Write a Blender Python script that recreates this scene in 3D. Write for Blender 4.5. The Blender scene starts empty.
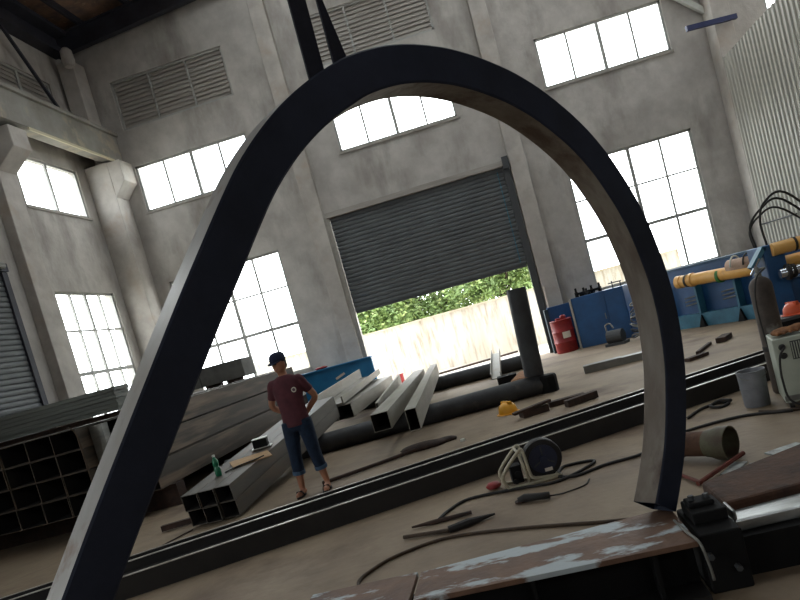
import bpy, bmesh, math, random
from mathutils import Vector, Matrix, noise
random.seed(7)
C = bpy.context.scene.collection
PI = math.pi
sin, cos, rad = math.sin, math.cos, math.radians

# ------------------------------------------------------------------ materials
def lin(c):
    return tuple(((v/255)/12.92 if v/255 <= .04045 else ((v/255+.055)/1.055)**2.4) for v in c)
MATS = {}
def mat(name, c1, c2=None, rough=.7, metal=0., scale=4., detail=6., lo=.35, hi=.65, bump=0., bscale=None,
        stretch=(1, 1, 1), c3=None, s3=1.5, t3=(.55, .68), spec=.5, st3=(1, 1, 1)):
    if name in MATS: return MATS[name]
    m = bpy.data.materials.new(name); m.use_nodes = True
    nt = m.node_tree; N = nt.nodes; L = nt.links
    b = N['Principled BSDF']; b.inputs['Roughness'].default_value = rough
    b.inputs['Metallic'].default_value = metal; b.inputs['Specular IOR Level'].default_value = spec
    c1 = lin(c1)+(1,)
    b.inputs['Base Color'].default_value = c1
    if c2 or c3 or bump:
        tc = N.new('ShaderNodeTexCoord')
        mp = N.new('ShaderNodeMapping'); mp.inputs['Scale'].default_value = stretch
        L.new(tc.outputs['Object'], mp.inputs['Vector'])
    col = None
    if c2:
        n = N.new('ShaderNodeTexNoise'); n.inputs['Scale'].default_value = scale; n.inputs['Detail'].default_value = detail
        n.inputs['Roughness'].default_value = .62
        L.new(mp.outputs['Vector'], n.inputs['Vector'])
        r = N.new('ShaderNodeMapRange'); r.inputs['From Min'].default_value = lo; r.inputs['From Max'].default_value = hi
        L.new(n.outputs['Fac'], r.inputs['Value'])
        mx = N.new('ShaderNodeMix'); mx.data_type = 'RGBA'
        mx.inputs[6].default_value = c1; mx.inputs[7].default_value = lin(c2)+(1,)
        L.new(r.outputs['Result'], mx.inputs[0]); col = mx.outputs[2]
    if c3:
        mp3 = N.new('ShaderNodeMapping'); mp3.inputs['Scale'].default_value = st3; mp3.inputs['Location'].default_value = (3.1, 7.7, 1.3)
        L.new(tc.outputs['Object'], mp3.inputs['Vector'])
        n = N.new('ShaderNodeTexNoise'); n.inputs['Scale'].default_value = s3; n.inputs['Detail'].default_value = 8
        n.inputs['Roughness'].default_value = .6
        L.new(mp3.outputs['Vector'], n.inputs['Vector'])
        r = N.new('ShaderNodeMapRange'); r.inputs['From Min'].default_value = t3[0]; r.inputs['From Max'].default_value = t3[1]
        L.new(n.outputs['Fac'], r.inputs['Value'])
        mx = N.new('ShaderNodeMix'); mx.data_type = 'RGBA'
        if col: L.new(col, mx.inputs[6])
        else: mx.inputs[6].default_value = c1
        mx.inputs[7].default_value = lin(c3)+(1,)
        L.new(r.outputs['Result'], mx.inputs[0]); col = mx.outputs[2]
    if col: L.new(col, b.inputs['Base Color'])
    if bump:
        n = N.new('ShaderNodeTexNoise'); n.inputs['Scale'].default_value = bscale or scale*4; n.inputs['Detail'].default_value = 8
        L.new(mp.outputs['Vector'], n.inputs['Vector'])
        bp = N.new('ShaderNodeBump'); bp.inputs['Strength'].default_value = min(1, bump); bp.inputs['Distance'].default_value = .02
        L.new(n.outputs['Fac'], bp.inputs['Height']); L.new(bp.outputs['Normal'], b.inputs['Normal'])
    MATS[name] = m
    return m
plaster = mat('plaster', (188, 184, 178), (164, 159, 153), rough=.9, scale=1.3, bump=.9, bscale=6, c3=(128, 122, 116), s3=1.1, t3=(.5, .74), st3=(1, 1, .35))
plaster_dark = mat('plaster_dark', (158, 150, 144), (134, 128, 122), rough=.9, scale=1.1, bump=.4, bscale=6)
concrete = mat('concrete', (188, 183, 176), (160, 154, 147), rough=.85, scale=1.4, bump=.4, bscale=8, c3=(170, 158, 146), s3=1.1)
floor_m = mat('floor_concrete', (146, 130, 108), (118, 102, 84), rough=.75, scale=.9, bump=.35, bscale=14, c3=(92, 73, 58), s3=.8, t3=(.54, .72))
yard = mat('yard_concrete', (200, 196, 186), (180, 174, 160), rough=.9, scale=1.)
outwall = mat('painted_outer_wall', (220, 217, 210), (204, 197, 184), rough=.9, scale=2.2, stretch=(1, 1, .22), c3=(158, 138, 114), s3=4.5, t3=(.5, .75), st3=(1.8, 1, .25))
coping = mat('coping', (214, 205, 186), (190, 180, 158), rough=.9, scale=3)
frame_m = mat('window_frame', (168, 168, 164), (150, 150, 146), rough=.6, scale=5)
sill_m = mat('sill', (172, 168, 160), (150, 146, 138), rough=.85, scale=3)
shutter_m = mat('shutter', (94, 98, 100), (82, 85, 87), rough=.6, metal=.1, scale=1.5)
louvre_m = mat('louvre', (166, 161, 154), (144, 139, 132), rough=.8, scale=3, stretch=(.4, 1, 3))
clad_m = mat('cladding', (176, 174, 164), (158, 156, 148), rough=.55, metal=.15, scale=2, stretch=(1, 3, .2))
guide_m = mat('guide_steel', (70, 72, 74), rough=.6, metal=.3)
roof_m = mat('roof_rust', (150, 118, 98), (104, 88, 80), rough=.9, scale=3, c3=(190, 168, 142), s3=5, t3=(.6, .72))
darksteel = mat('dark_steel', (56, 57, 66), (44, 44, 52), rough=.65, metal=.2, scale=2)
gantry_m = mat('gantry_concrete', (150, 148, 143), (128, 124, 118), rough=.85, scale=1.3, bump=.3, bscale=9, c3=(164, 154, 138), s3=2)
cream_m = mat('pale_flange', (196, 188, 160), rough=.7)
arc_m = mat('mill_scale_steel', (43, 49, 66), (31, 36, 49), rough=.6, metal=0, scale=2.2, bump=.1, bscale=20, spec=.25)
arc_out = mat('lit_outer_face', (172, 172, 172), (148, 144, 138), rough=.4, metal=.2, scale=3, stretch=(1, 1, .3), c3=(120, 96, 74), s3=5, t3=(.58, .72))  # gleam of the left windows painted into the outer faces as paler grey
arc_side = mat('rusted_mill_scale', (88, 76, 64), (116, 108, 98), rough=.5, metal=.1, scale=5, stretch=(1, 1, .2), c3=(70, 54, 44), s3=6, t3=(.5, .65), st3=(1, 1, .15), bump=.3, bscale=25)
galv = mat('galvanised', (134, 134, 128), (112, 112, 108), rough=.5, metal=.45, scale=3, stretch=(1, .2, 3))
tubeg = mat('grey_tube', (88, 84, 77), (66, 62, 57), rough=.6, metal=.3, scale=2, stretch=(2, .25, 2), c3=(98, 78, 62), s3=1.5, t3=(.56, .75), st3=(2, .3, 2))
tubel = mat('pale_tube', (146, 143, 134), (120, 117, 108), rough=.55, metal=.25, scale=2, stretch=(2, .25, 2), c3=(128, 110, 92), s3=1.4, t3=(.6, .8))
tubed = mat('brown_tube', (72, 65, 57), (52, 47, 42), rough=.65, metal=.3, scale=2, stretch=(2, .2, 2), c3=(116, 100, 84), s3=1.8, t3=(.5, .7), st3=(2, .2, 3))
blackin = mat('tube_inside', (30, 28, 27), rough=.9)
beam_m = mat('beam_steel', (36, 33, 32), (26, 24, 24), rough=.6, metal=.1, scale=4)
edge_m = mat('ground_steel_edge', (206, 202, 196), (176, 168, 156), rough=.4, metal=.3, scale=8)
pipe_m = mat('black_pipe', (62, 64, 66), (48, 48, 50), rough=.6, metal=.3, scale=3, c3=(88, 82, 76), s3=4, t3=(.6, .75))
rust = mat('rust', (90, 62, 44), (58, 40, 31), rough=.85, metal=.1, scale=6, bump=.4, c3=(122, 88, 58), s3=5, t3=(.6, .75))
rustdark = mat('dark_rust', (66, 46, 36), (42, 32, 28), rough=.85, scale=8, bump=.4)
rack_m = mat('rack_painted_rust', (118, 88, 68), (88, 66, 54), rough=.65, metal=.1, scale=3.5, bump=.4, bscale=18, c3=(176, 186, 190), s3=3.2, t3=(.5, .56), st3=(.7, 1.6, 1))
blackm = mat('black_machine', (16, 16, 17), (11, 11, 12), rough=.8, metal=0, spec=.25, scale=5)
bright_m = mat('bright_steel', (190, 194, 194), (128, 130, 126), rough=.3, metal=.7, scale=7, stretch=(.3, 2, 1))
blue_m = mat('blue_paint', (22, 78, 128), (18, 62, 106), rough=.5, scale=2, bump=.1)
bluep_m = mat('bright_blue_paint', (34, 122, 172), (26, 106, 154), rough=.5, scale=2)
lblue_m = mat('pale_blue_paint', (58, 118, 142), (44, 94, 118), rough=.55, scale=3)
navy_m = mat('navy_paint', (22, 34, 78), rough=.5)
yellow_m = mat('yellow_paint', (214, 158, 72), (224, 176, 104), rough=.4, scale=3, stretch=(1, 1, .5), c3=(176, 128, 84), s3=4, t3=(.62, .75))
chrome = mat('chrome_rod', (196, 202, 210), rough=.2, metal=.9)
red_m = mat('red_paint', (150, 34, 34), (122, 26, 28), rough=.5, scale=5)
white_m = mat('white_paint', (206, 208, 200), (188, 190, 182), rough=.5, scale=4)
welder_m = mat('welder_casing', (172, 178, 164), (150, 156, 144), rough=.5, scale=3, c3=(120, 116, 104), s3=6, t3=(.64, .75))
gas_m = mat('gas_cylinder_paint', (80, 70, 62), (56, 48, 43), rough=.6, metal=.1, scale=5, c3=(140, 140, 132), s3=3, t3=(.56, .7))
bucket_m = mat('grey_bucket', (128, 130, 136), (108, 110, 116), rough=.6, scale=5)
rubber = mat('rubber', (30, 28, 27), rough=.7)
hose_m = mat('dusty_hose', (74, 58, 42), (56, 44, 34), rough=.8, scale=12)
helmet_y = mat('helmet_yellow', (222, 160, 40), rough=.45)
helmet_o = mat('helmet_orange', (206, 84, 44), rough=.45)
cloth_m = mat('work_glove_cloth', (150, 104, 66), (100, 66, 42), rough=.95, scale=18, bump=.5)
card_m = mat('cardboard', (176, 146, 108), (156, 126, 92), rough=.9, scale=6)
green_m = mat('green_bottle', (40, 128, 92), (26, 96, 70), rough=.25, scale=6)
skin_m = mat('skin', (176, 126, 98), (160, 110, 86), rough=.6, scale=10)
shirt_m = mat('maroon_cotton', (92, 48, 56), (76, 40, 48), rough=.95, scale=9, bump=.3, bscale=14)
jean_m = mat('denim', (26, 46, 70), (18, 32, 52), rough=.95, scale=12, bump=.4, bscale=20)
cap_m = mat('navy_cap', (28, 36, 66), (22, 28, 52), rough=.9, scale=12)
hair_m = mat('black_hair', (26, 22, 20), rough=.8)
leaf_m = mat('leaf', (120, 144, 76), (82, 106, 56), rough=.7, scale=1.6, c3=(148, 162, 100), s3=2.4, t3=(.55, .62))
bark_m = mat('bark', (74, 62, 52), (56, 46, 40), rough=.95, scale=8)
strap_m = mat('sling_webbing', (30, 32, 44), (22, 24, 34), rough=.9, scale=30)
label_m = mat('paper_label', (214, 204, 190), rough=.8)
offwhite_m = mat('cream_frame_paint', (186, 180, 158), (160, 152, 130), rough=.55, scale=6)

def glass():
    m = bpy.data.materials.new('window_glass'); m.use_nodes = True
    nt = m.node_tree; nt.nodes.clear()
    o = nt.nodes.new('ShaderNodeOutputMaterial'); mx = nt.nodes.new('ShaderNodeMixShader')
    t = nt.nodes.new('ShaderNodeBsdfTransparent'); t.inputs['Color'].default_value = (.93, .94, .93, 1)
    g = nt.nodes.new('ShaderNodeBsdfGlossy'); g.inputs['Roughness'].default_value = .05
    mx.inputs[0].default_value = .05
    nt.links.new(t.outputs[0], mx.inputs[1]); nt.links.new(g.outputs[0], mx.inputs[2]); nt.links.new(mx.outputs[0], o.inputs[0])
    return m
glass_m = glass()

# ------------------------------------------------------------------ mesh builder (world coordinates, metres)
class MB:
    def __init__(s): s.v = []; s.f = []; s.mi = []
    def add(s, vs, fs, mi=0):
        n = len(s.v); s.v += [tuple(v) for v in vs]; s.f += [tuple(i+n for i in f) for f in fs]; s.mi += [mi]*len(fs); return s
    def box(s, x0, x1, y0, y1, z0, z1, M=None, mi=0):
        vs = [(x, y, z) for z in (z0, z1) for y in (y0, y1) for x in (x0, x1)]
        if M: vs = [M @ Vector(v) for v in vs]
        return s.add(vs, [(0, 2, 3, 1), (4, 5, 7, 6), (0, 1, 5, 4), (2, 6, 7, 3), (0, 4, 6, 2), (1, 3, 7, 5)], mi)
    def prism(s, poly, M, d0, d1, mi=0):          # poly in local XY, extruded along local Z by matrix M
        n = len(poly)
        vs = [M @ Vector((a, b, d0)) for a, b in poly]+[M @ Vector((a, b, d1)) for a, b in poly]
        fs = [tuple(range(n-1, -1, -1)), tuple(range(n, 2*n))]+[(i, (i+1) % n, (i+1) % n+n, i+n) for i in range(n)]
        return s.add(vs, fs, mi)
    def bar(s, p, q, w, h, up=(0, 0, 1), mi=0):   # rectangular bar from p to q
        p = Vector(p); q = Vector(q); d = (q-p).normalized(); up = Vector(up)
        a = d.cross(up).normalized(); b = a.cross(d).normalized()
        vs = []
        for c in (p, q):
            for sa, sb in ((-1, -1), (1, -1), (1, 1), (-1, 1)): vs.append(c+a*(sa*w/2)+b*(sb*h/2))
        return s.add(vs, [(3, 2, 1, 0), (4, 5, 6, 7), (0, 1, 5, 4), (1, 2, 6, 5), (2, 3, 7, 6), (3, 0, 4, 7)], mi)
    def htube(s, p, q, w, h, t=.008, mi=0, mo=0):  # hollow rectangular tube, open ends
        p = Vector(p); q = Vector(q); d = (q-p).normalized()
        a = d.cross(Vector((0, 0, 1))).normalized(); b = a.cross(d).normalized()
        R = []
        for c in (p, q):
            for k, (W, H) in enumerate(((w, h), (w-2*t, h-2*t))):
                for sa, sb in ((-1, -1), (1, -1), (1, 1), (-1, 1)): R.append(c+a*(sa*W/2)+b*(sb*H/2))
        f = []
        for i in range(4):
            j = (i+1) % 4
            f += [(i, j, 8+j, 8+i), (4+j, 4+i, 12+i, 12+j), (j, i, 4+i, 4+j), (8+i, 8+j, 12+j, 12+i)]
        n = len(s.v); s.v += [tuple(v) for v in R]
        for k, ff in enumerate(f): s.f.append(tuple(i+n for i in ff)); s.mi.append(mi if k % 4 == 1 else mo)
        return s
    def sweep(s, pts, r, n=10, cap=True, mi=0, sx=1.):
        pts = [Vector(p) for p in pts]; m = len(pts)
        rs = r if isinstance(r, (list, tuple)) else [r]*m
        T = [(pts[min(i+1, m-1)]-pts[max(i-1, 0)]).normalized() for i in range(m)]
        u = T[0].orthogonal().normalized(); vs = []
        for i in range(m):
            u = (u-T[i]*u.dot(T[i])).normalized(); w = T[i].cross(u)
            for k in range(n):
                a = 2*PI*k/n; vs.append(pts[i]+(u*cos(a)*sx+w*sin(a))*rs[i])
        fs = [(i*n+k, i*n+(k+1) % n, (i+1)*n+(k+1) % n, (i+1)*n+k) for i in range(m-1) for k in range(n)]
        if cap: fs += [tuple(range(n-1, -1, -1)), tuple(range((m-1)*n, m*n))]
        return s.add(vs, fs, mi)
    def hpipe(s, p, q, r, t=.01, n=28):            # hollow round pipe
        p = Vector(p); q = Vector(q); d = (q-p).normalized(); u = d.orthogonal().normalized(); w = d.cross(u)
        vs = []
        for c, R in ((p, r), (q, r), (q, r-t), (p, r-t)):
            vs += [c+(u*cos(2*PI*k/n)+w*sin(2*PI*k/n))*R for k in range(n)]
        fs = [(j*n+k, j*n+(k+1) % n, ((j+1) % 4)*n+(k+1) % n, ((j+1) % 4)*n+k) for j in range(4) for k in range(n)]
        return s.add(vs, fs)
    def lathe(s, prof, M, n=28, mi=0):             # prof [(r,z)] about local Z
        vs = [M @ Vector((r*cos(2*PI*k/n), r*sin(2*PI*k/n), z)) for r, z in prof for k in range(n)]
        m = len(prof)
        fs = [(i*n+k, i*n+(k+1) % n, (i+1)*n+(k+1) % n, (i+1)*n+k) for i in range(m-1) for k in range(n)]
        if prof[0][0] > 1e-6: fs.append(tuple(range(n-1, -1, -1)))
        if prof[-1][0] > 1e-6: fs.append(tuple(range((m-1)*n, m*n)))
        return s.add(vs, fs, mi)
    def ell(s, c, r, M=None, n=16, m=10, mi=0):
        vs = []
        for i in range(m+1):
            t = PI*i/m
            for k in range(n):
                a = 2*PI*k/n
                v = Vector((r[0]*sin(t)*cos(a), r[1]*sin(t)*sin(a), r[2]*cos(t)))
                if M: v = M @ v
                vs.append(Vector(c)+v)
        return s.add(vs, [(i*n+k, (i+1)*n+k, (i+1)*n+(k+1) % n, i*n+(k+1) % n) for i in range(m) for k in range(n)], mi)
    def loft(s, rings, n=18, mi=0):                # rings [(cx,cy,cz,rx,ry)] horizontal ellipses bottom to top
        vs = []
        for cx, cy, cz, rx, ry in rings:
            vs += [(cx+rx*cos(2*PI*k/n), cy+ry*sin(2*PI*k/n), cz) for k in range(n)]
        m = len(rings)
        fs = [(i*n+k, i*n+(k+1) % n, (i+1)*n+(k+1) % n, (i+1)*n+k) for i in range(m-1) for k in range(n)]
        fs += [tuple(range(n-1, -1, -1)), tuple(range((m-1)*n, m*n))]
        return s.add(vs, fs, mi)
    def build(s, name, m, parent=None, bevel=0, smooth=False, remesh=0, weld=False):
        base = Vector((0, 0, 0))
        if parent is None:
            xs = [v[0] for v in s.v]; ys = [v[1] for v in s.v]; zs = [v[2] for v in s.v]
            base = Vector(((min(xs)+max(xs))/2, (min(ys)+max(ys))/2, min(zs)))
        else:
            p = parent
            while p: base += p.location; p = p.parent
        me = bpy.data.meshes.new(name)
        me.from_pydata([tuple(Vector(v)-base) for v in s.v], [], s.f)
        ms = m if isinstance(m, (list, tuple)) else [m]
        for x in ms: me.materials.append(x)
        for p, i in zip(me.polygons, s.mi): p.material_index = i
        bm = bmesh.new(); bm.from_mesh(me)
        if weld: bmesh.ops.remove_doubles(bm, verts=bm.verts, dist=1e-5)
        bmesh.ops.recalc_face_normals(bm, faces=bm.faces)
        bm.to_mesh(me); bm.free()
        if smooth: me.shade_smooth()
        o = bpy.data.objects.new(name, me); C.objects.link(o)
        if parent: o.parent = parent
        else: o.location = base
        if remesh:
            r = o.modifiers.new('r', 'REMESH'); r.mode = 'VOXEL'; r.voxel_size = remesh; r.use_smooth_shade = True
            k = o.modifiers.new('s', 'SMOOTH'); k.factor = .6; k.iterations = 5
        if bevel:
            b = o.modifiers.new('b', 'BEVEL'); b.width = bevel; b.segments = 2; b.limit_method = 'ANGLE'; b.angle_limit = rad(40)
            if smooth: pass
        if smooth == 'auto':
            pass
        return o
def root(name, loc, label=None, cat=None, group=None, kind=None):
    o = bpy.data.objects.new(name, None); C.objects.link(o); o.location = loc; o.empty_display_size = .1
    return tag(o, label, cat, group, kind)
def tag(o, label=None, cat=None, group=None, kind=None):
    if label: o['label'] = label
    if cat: o['category'] = cat
    if group: o['group'] = group
    if kind: o['kind'] = kind
    return o
def struct(o, label=None):
    o['kind'] = 'structure'
    if label: o['label'] = label
    return o
def autosmooth(o, ang=35):
    me = o.data
    me.shade_smooth()
    me.set_sharp_from_angle(angle=rad(ang))
    return o
def T(loc, rz=0, rx=0, ry=0):
    return Matrix.Translation(loc) @ Matrix.Rotation(rz, 4, 'Z') @ Matrix.Rotation(ry, 4, 'Y') @ Matrix.Rotation(rx, 4, 'X')
def catmull(P, k=8):
    P = [Vector(p) for p in P]; out = []
    Q = [P[0]*2-P[1]]+P+[P[-1]*2-P[-2]]
    for i in range(1, len(Q)-2):
        a, b, c, d = Q[i-1:i+3]
        for j in range(k):
            t = j/k
            out.append(.5*((2*b)+(c-a)*t+(2*a-5*b+4*c-d)*t*t+(3*b-a-3*c+d)*t**3))
    out.append(P[-1]); return out

# ------------------------------------------------------------------ room shell
XL, XR, YB, ZT = -10.1, 14.6, 19.0, 12.4      # left wall face, far side of next bay, back wall face
YF = -9.0                                     # wall behind the camera
def roofz(x): return 12.35+.075*(x+9.5)
WX = [(-9.0, -5.6), (-3.14, .22), (2.66, 6.02), (8.5, 11.9)]
Z1, Z2, Z3 = (1.3, 4.8), (6.86, 8.18), (9.22, 10.6)
holes_back = []
for i, (a, b) in enumerate(WX):
    if i != 1: holes_back.append((a, b)+Z1)
    holes_back.append((a, b)+Z2); holes_back.append((a, b)+Z3)
DOOR = (-3.98, 1.08, 0., 5.2)
holes_back.append(DOOR)
WY = [(15.4, 17.9)]
holes_left = [(15.4, 17.9, 1.3, 4.75), (15.4, 17.9, 6.84, 8.15), (15.4, 17.9, 9.25, 10.55),
              (8.6, 13.75, 0, 5.15), (-7., -4., 1.3, 4.75), (0., 3., 1.3, 4.75), (0., 3., 6.84, 8.15), (9., 12., 6.84, 8.15)]
def wall_cells(mb, u0, u1, z0, z1, holes, f):
    us = sorted({u0, u1}|{h[0] for h in holes}|{h[1] for h in holes}); zs = sorted({z0, z1}|{h[2] for h in holes}|{h[3] for h in holes})
    us = [u for u in us if u0 <= u <= u1]; zs = [z for z in zs if z0 <= z <= z1]
    for a, b in zip(us, us[1:]):
        run = None
        for c, d in zip(zs, zs[1:]):
            um, zm = (a+b)/2, (c+d)/2
            if any(h[0] < um < h[1] and h[2] < zm < h[3] for h in holes):
                if run: f(mb, a, b, *run); run = None
            else: run = (run[0], d) if run else (c, d)
        if run: f(mb, a, b, *run)
TH = .26
mb = MB(); wall_cells(mb, XL-.3, XR+.3, 0, 14.3, holes_back, lambda m, a, b, c, d: m.box(a, b, YB, YB+TH, c, d))
struct(mb.build('wall_back', plaster))
mb = MB(); wall_cells(mb, YF-.3, YB, 0, 12.35, holes_left, lambda m, a, b, c, d: m.box(XL-TH, XL, a, b, c, d))
struct(mb.build('wall_left', plaster))
holes_front = [(a, b)+Z2 for a, b in WX[2:]]  # openings behind the camera, added to let in more daylight
mb = MB(); wall_cells(mb, XL-.3, XR+.3, 0, 14.3, holes_front, lambda m, a, b, c, d: m.box(a, b, YF-.3, YF, c, d)); struct(mb.build('wall_front', plaster_dark))
mb = MB(); wall_cells(mb, YF, YB, 0, 14.2, [(y, y+3, 1.3, 4.75) for y in (6, 13)]+[(y, y+3, 6.84, 8.15) for y in (6, 13)],  # unseen openings in the far bay, added as extra daylight
                      lambda m, a, b, c, d: m.box(XR, XR+TH, a, b, c, d))
struct(mb.build('wall_right', plaster))
mb = MB(); mb.box(XL-.3, XR+.3, YF-.3, YB+.26, -.2, 0); struct(mb.build('floor', floor_m))
mb = MB(); mb.box(-40, 40, YB+.26, 60, -.25, -.02); mb.box(-40, XL-.3, -20, YB+.26, -.25, -.02); mb.box(XR+.3, 40, -20, YB+.26, -.25, -.02)
struct(mb.build('ground', yard))
# roof deck with purlins
SKY = [(-4.4, -3.2), (1.2, 2.4), (7., 8.2)]  # roof light strips out of view, added to brighten the interior
def roofslab(m, x0, x1, y0, y1, t=.12, dz=0):
    m.add([(x, y, roofz(x)+dz+k) for k in (0, t) for x, y in ((x0, y0), (x1, y0), (x1, y1), (x0, y1))],
          [(0, 1, 2, 3), (7, 6, 5, 4), (0, 4, 5, 1), (1, 5, 6, 2), (2, 6, 7, 3), (3, 7, 4, 0)])
mb = MB(); xs = [XL-.4]+[v for q in SKY for v in q]+[XR+.4]
SY0, SY1 = 8., 17.5
for k in range(len(xs)-1):
    if k % 2 == 0: roofslab(mb, xs[k], xs[k+1], YF-.3, YB+.4)
    else: roofslab(mb, xs[k], xs[k+1], YF-.3, SY0); roofslab(mb, xs[k], xs[k+1], SY1, YB+.4)
struct(mb.build('ceiling', roof_m))
for x0, x1 in SKY:
    mb = MB(); roofslab(mb, x0, x1, SY0, SY1, .01, .05); struct(mb.build('added_skylight', glass_m))
for i in range(17):
    x = XL+.9+i*1.45
    m = MB(); m.box(x-.04, x+.04, YF, YB, roofz(x)-.2, roofz(x)); struct(m.build('purlin', darksteel))
# rafters across the building
for y in (18.72, 12.9, 7.1, 1.3, -4.5):
    m = MB()
    for (dz0, dz1, w) in ((-.78, -.74, .2), (-.74, -.24, .04), (-.24, -.2, .2)):
        m.add([(x, y+sy*w/2, roofz(x)+dz) for x in (XL+.02, XR) for sy in (-1, 1) for dz in (dz0, dz1)],
              [(0, 1, 3, 2), (4, 6, 7, 5), (0, 4, 5, 1), (2, 3, 7, 6), (0, 2, 6, 4), (1, 5, 7, 3)])
    struct(m.build('roof_rafter', darksteel))
# dark eaves girder along the left wall and its braces
m = MB(); m.box(XL, XL+.35, YF, YB-.4, 11.45, 11.62); m.box(XL+.1, XL+.16, YF, YB-.4, 11.62, 11.98); m.box(XL, XL+.5, YF, YB-.4, 11.98, 12.1)
struct(m.build('eaves_girder', darksteel))
m = MB(); m.bar((-9.85, 16.0, 11.45), (-9.85, 14.6, 9.4), .07, .07); m.bar((-9.85, 16.0, 11.45), (-9.85, 17.9, 9.3), .07, .07)
struct(m.build('wind_brace', darksteel))

# ---- windows
NW = [0]
def window(axis, pos, u0, u1, z0, z1, cols, rows, louvre=False, heavy=(None, None)):
    """axis 'y': in the back wall (plane y=pos, u is x); axis 'x': plane x=pos, u is y. rows = bar heights"""
    NW[0] += 1
    def P(u, v, z): return (u, pos+v, z) if axis == 'y' else (pos-v, u, z)
    c = P((u0+u1)/2, 0, z0)
    w = root('window_%d' % NW[0], c, kind='structure')
    fr = MB()
    def bx(a, b, v0, v1, c, d, mb=None):
        mb = mb or fr
        p, q = P(a, v0, c), P(b, v1, d)
        mb.box(min(p[0], q[0]), max(p[0], q[0]), min(p[1], q[1]), max(p[1], q[1]), c, d)
    t = .06
    bx(u0, u0+t, .04, .11, z0, z1); bx(u1-t, u1, .04, .11, z0, z1); bx(u0, u1, .04, .11, z0, z0+t); bx(u0, u1, .04, .11, z1-t, z1)
    for k in range(1, cols):
        x = u0+(u1-u0)*k/cols; ww = .045 if k*2 == cols else .026
        bx(x-ww, x+ww, .045, .105, z0+t, z1-t)
    for k, z in enumerate(rows):
        ww = .045 if k == 0 else .022
        bx(u0+t, u1-t, .05, .1, z-ww, z+ww)
    fr.build('window_frame', frame_m, w)
    g = MB()
    if louvre:
        n = int((z1-z0)/.12)
        for i in range(n):
            za = z0+.05+(z1-z0-.1)*i/n; zb = za+(z1-z0-.1)/n
            if axis == 'y':
                g.add([(u0+t, pos+.07, za), (u1-t, pos+.07, za), (u1-t, pos+.11, zb), (u0+t, pos+.11, zb), (u0+t, pos+.09, za), (u1-t, pos+.09, za), (u1-t, pos+.13, zb), (u0+t, pos+.13, zb)],
                      [(0, 1, 2, 3), (7, 6, 5, 4), (0, 4, 5, 1), (1, 5, 6, 2), (2, 6, 7, 3), (3, 7, 4, 0)])
            else:
                g.add([(pos-.07, u0+t, za), (pos-.07, u1-t, za), (pos-.11, u1-t, zb), (pos-.11, u0+t, zb), (pos-.09, u0+t, za), (pos-.09, u1-t, za), (pos-.13, u1-t, zb), (pos-.13, u0+t, zb)],
                      [(0, 1, 2, 3), (7, 6, 5, 4), (0, 4, 5, 1), (1, 5, 6, 2), (2, 6, 7, 3), (3, 7, 4, 0)])
        bx(u0+t/2, u1-t/2, .15, .17, z0+t/2, z1-t/2, g); g.build('louvre_panel', louvre_m, w)
    else:
        bx(u0+t/2, u1-t/2, .07, .078, z0+t/2, z1-t/2, g); g.build('glass_pane', glass_m, w)
        s = MB(); bx(u0-.04, u1+.04, -.05, .04, z0-.06, z0, s); s.build('window_sill', sill_m, w)
        # daylight portal
        a = bpy.data.lights.new('window_daylight', 'AREA'); a.shape = 'RECTANGLE'; a.size = u1-u0; a.size_y = z1-z0
        a.cycles.is_portal = True
        o = bpy.data.objects.new('window_daylight', a); C.objects.link(o)
        o.location = P((u0+u1)/2, .2, (z0+z1)/2)
        if axis == 'y': o.rotation_euler = (-PI/2, 0, 0)
        else: o.rotation_euler = (-PI/2, 0, PI/2 if u1 < 1e9 and pos < 0 else -PI/2)
for i, (a, b) in enumerate(WX):
    if i != 1: window('y', YB, a, b, *Z1, 4, [2.68, 3.76])
    window('y', YB, a, b, *Z2, 4, [])
    window('y', YB, a, b, *Z3, 3, [], louvre=True)
window('x', XL, 15.4, 17.9, 1.3, 4.75, 4, [2.68, 3.76]); window('x', XL, 15.4, 17.9, 6.84, 8.15, 2, []); window('x', XL, 15.4, 17.9, 9.25, 10.55, 2, [], louvre=True)
for y in (0.,): window('x', XL, y, y+3, 1.3, 4.75, 4, [2.68, 3.76]); window('x', XL, y, y+3, 6.84, 8.15, 4, [])  # out-of-view windows, added to raise the light indoors
window('x', XL, -7., -4., 1.3, 4.75, 4, [2.68, 3.76]); window('x', XL, 9., 12., 6.84, 8.15, 4, [])  # two more unseen windows, likewise added for their daylight
def portal(loc, rot, sx, sy):
    a = bpy.data.lights.new('daylight_opening', 'AREA'); a.shape = 'RECTANGLE'; a.size = sx; a.size_y = sy; a.cycles.is_portal = True
    o = bpy.data.objects.new('daylight_opening', a); C.objects.link(o); o.location = loc; o.rotation_euler = rot
portal((-1.45, YB+.25, 1.3), (-PI/2, 0, 0), 5.06, 2.6)
for x0, x1 in SKY: portal(((x0+x1)/2, (SY0+SY1)/2, roofz(x1)+.3), (0, 0, 0), x1-x0, SY1-SY0)
for x0, x1, z0, z1 in holes_front: portal(((x0+x1)/2, YF-.25, (z0+z1)/2), (PI/2, 0, 0), x1-x0, z1-z0)
for y in (6, 13):
    for z0, z1 in ((1.3, 4.75), (6.84, 8.15)): portal((XR+.2, y+1.5, (z0+z1)/2), (-PI/2, 0, -PI/2), 3, z1-z0)

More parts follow.
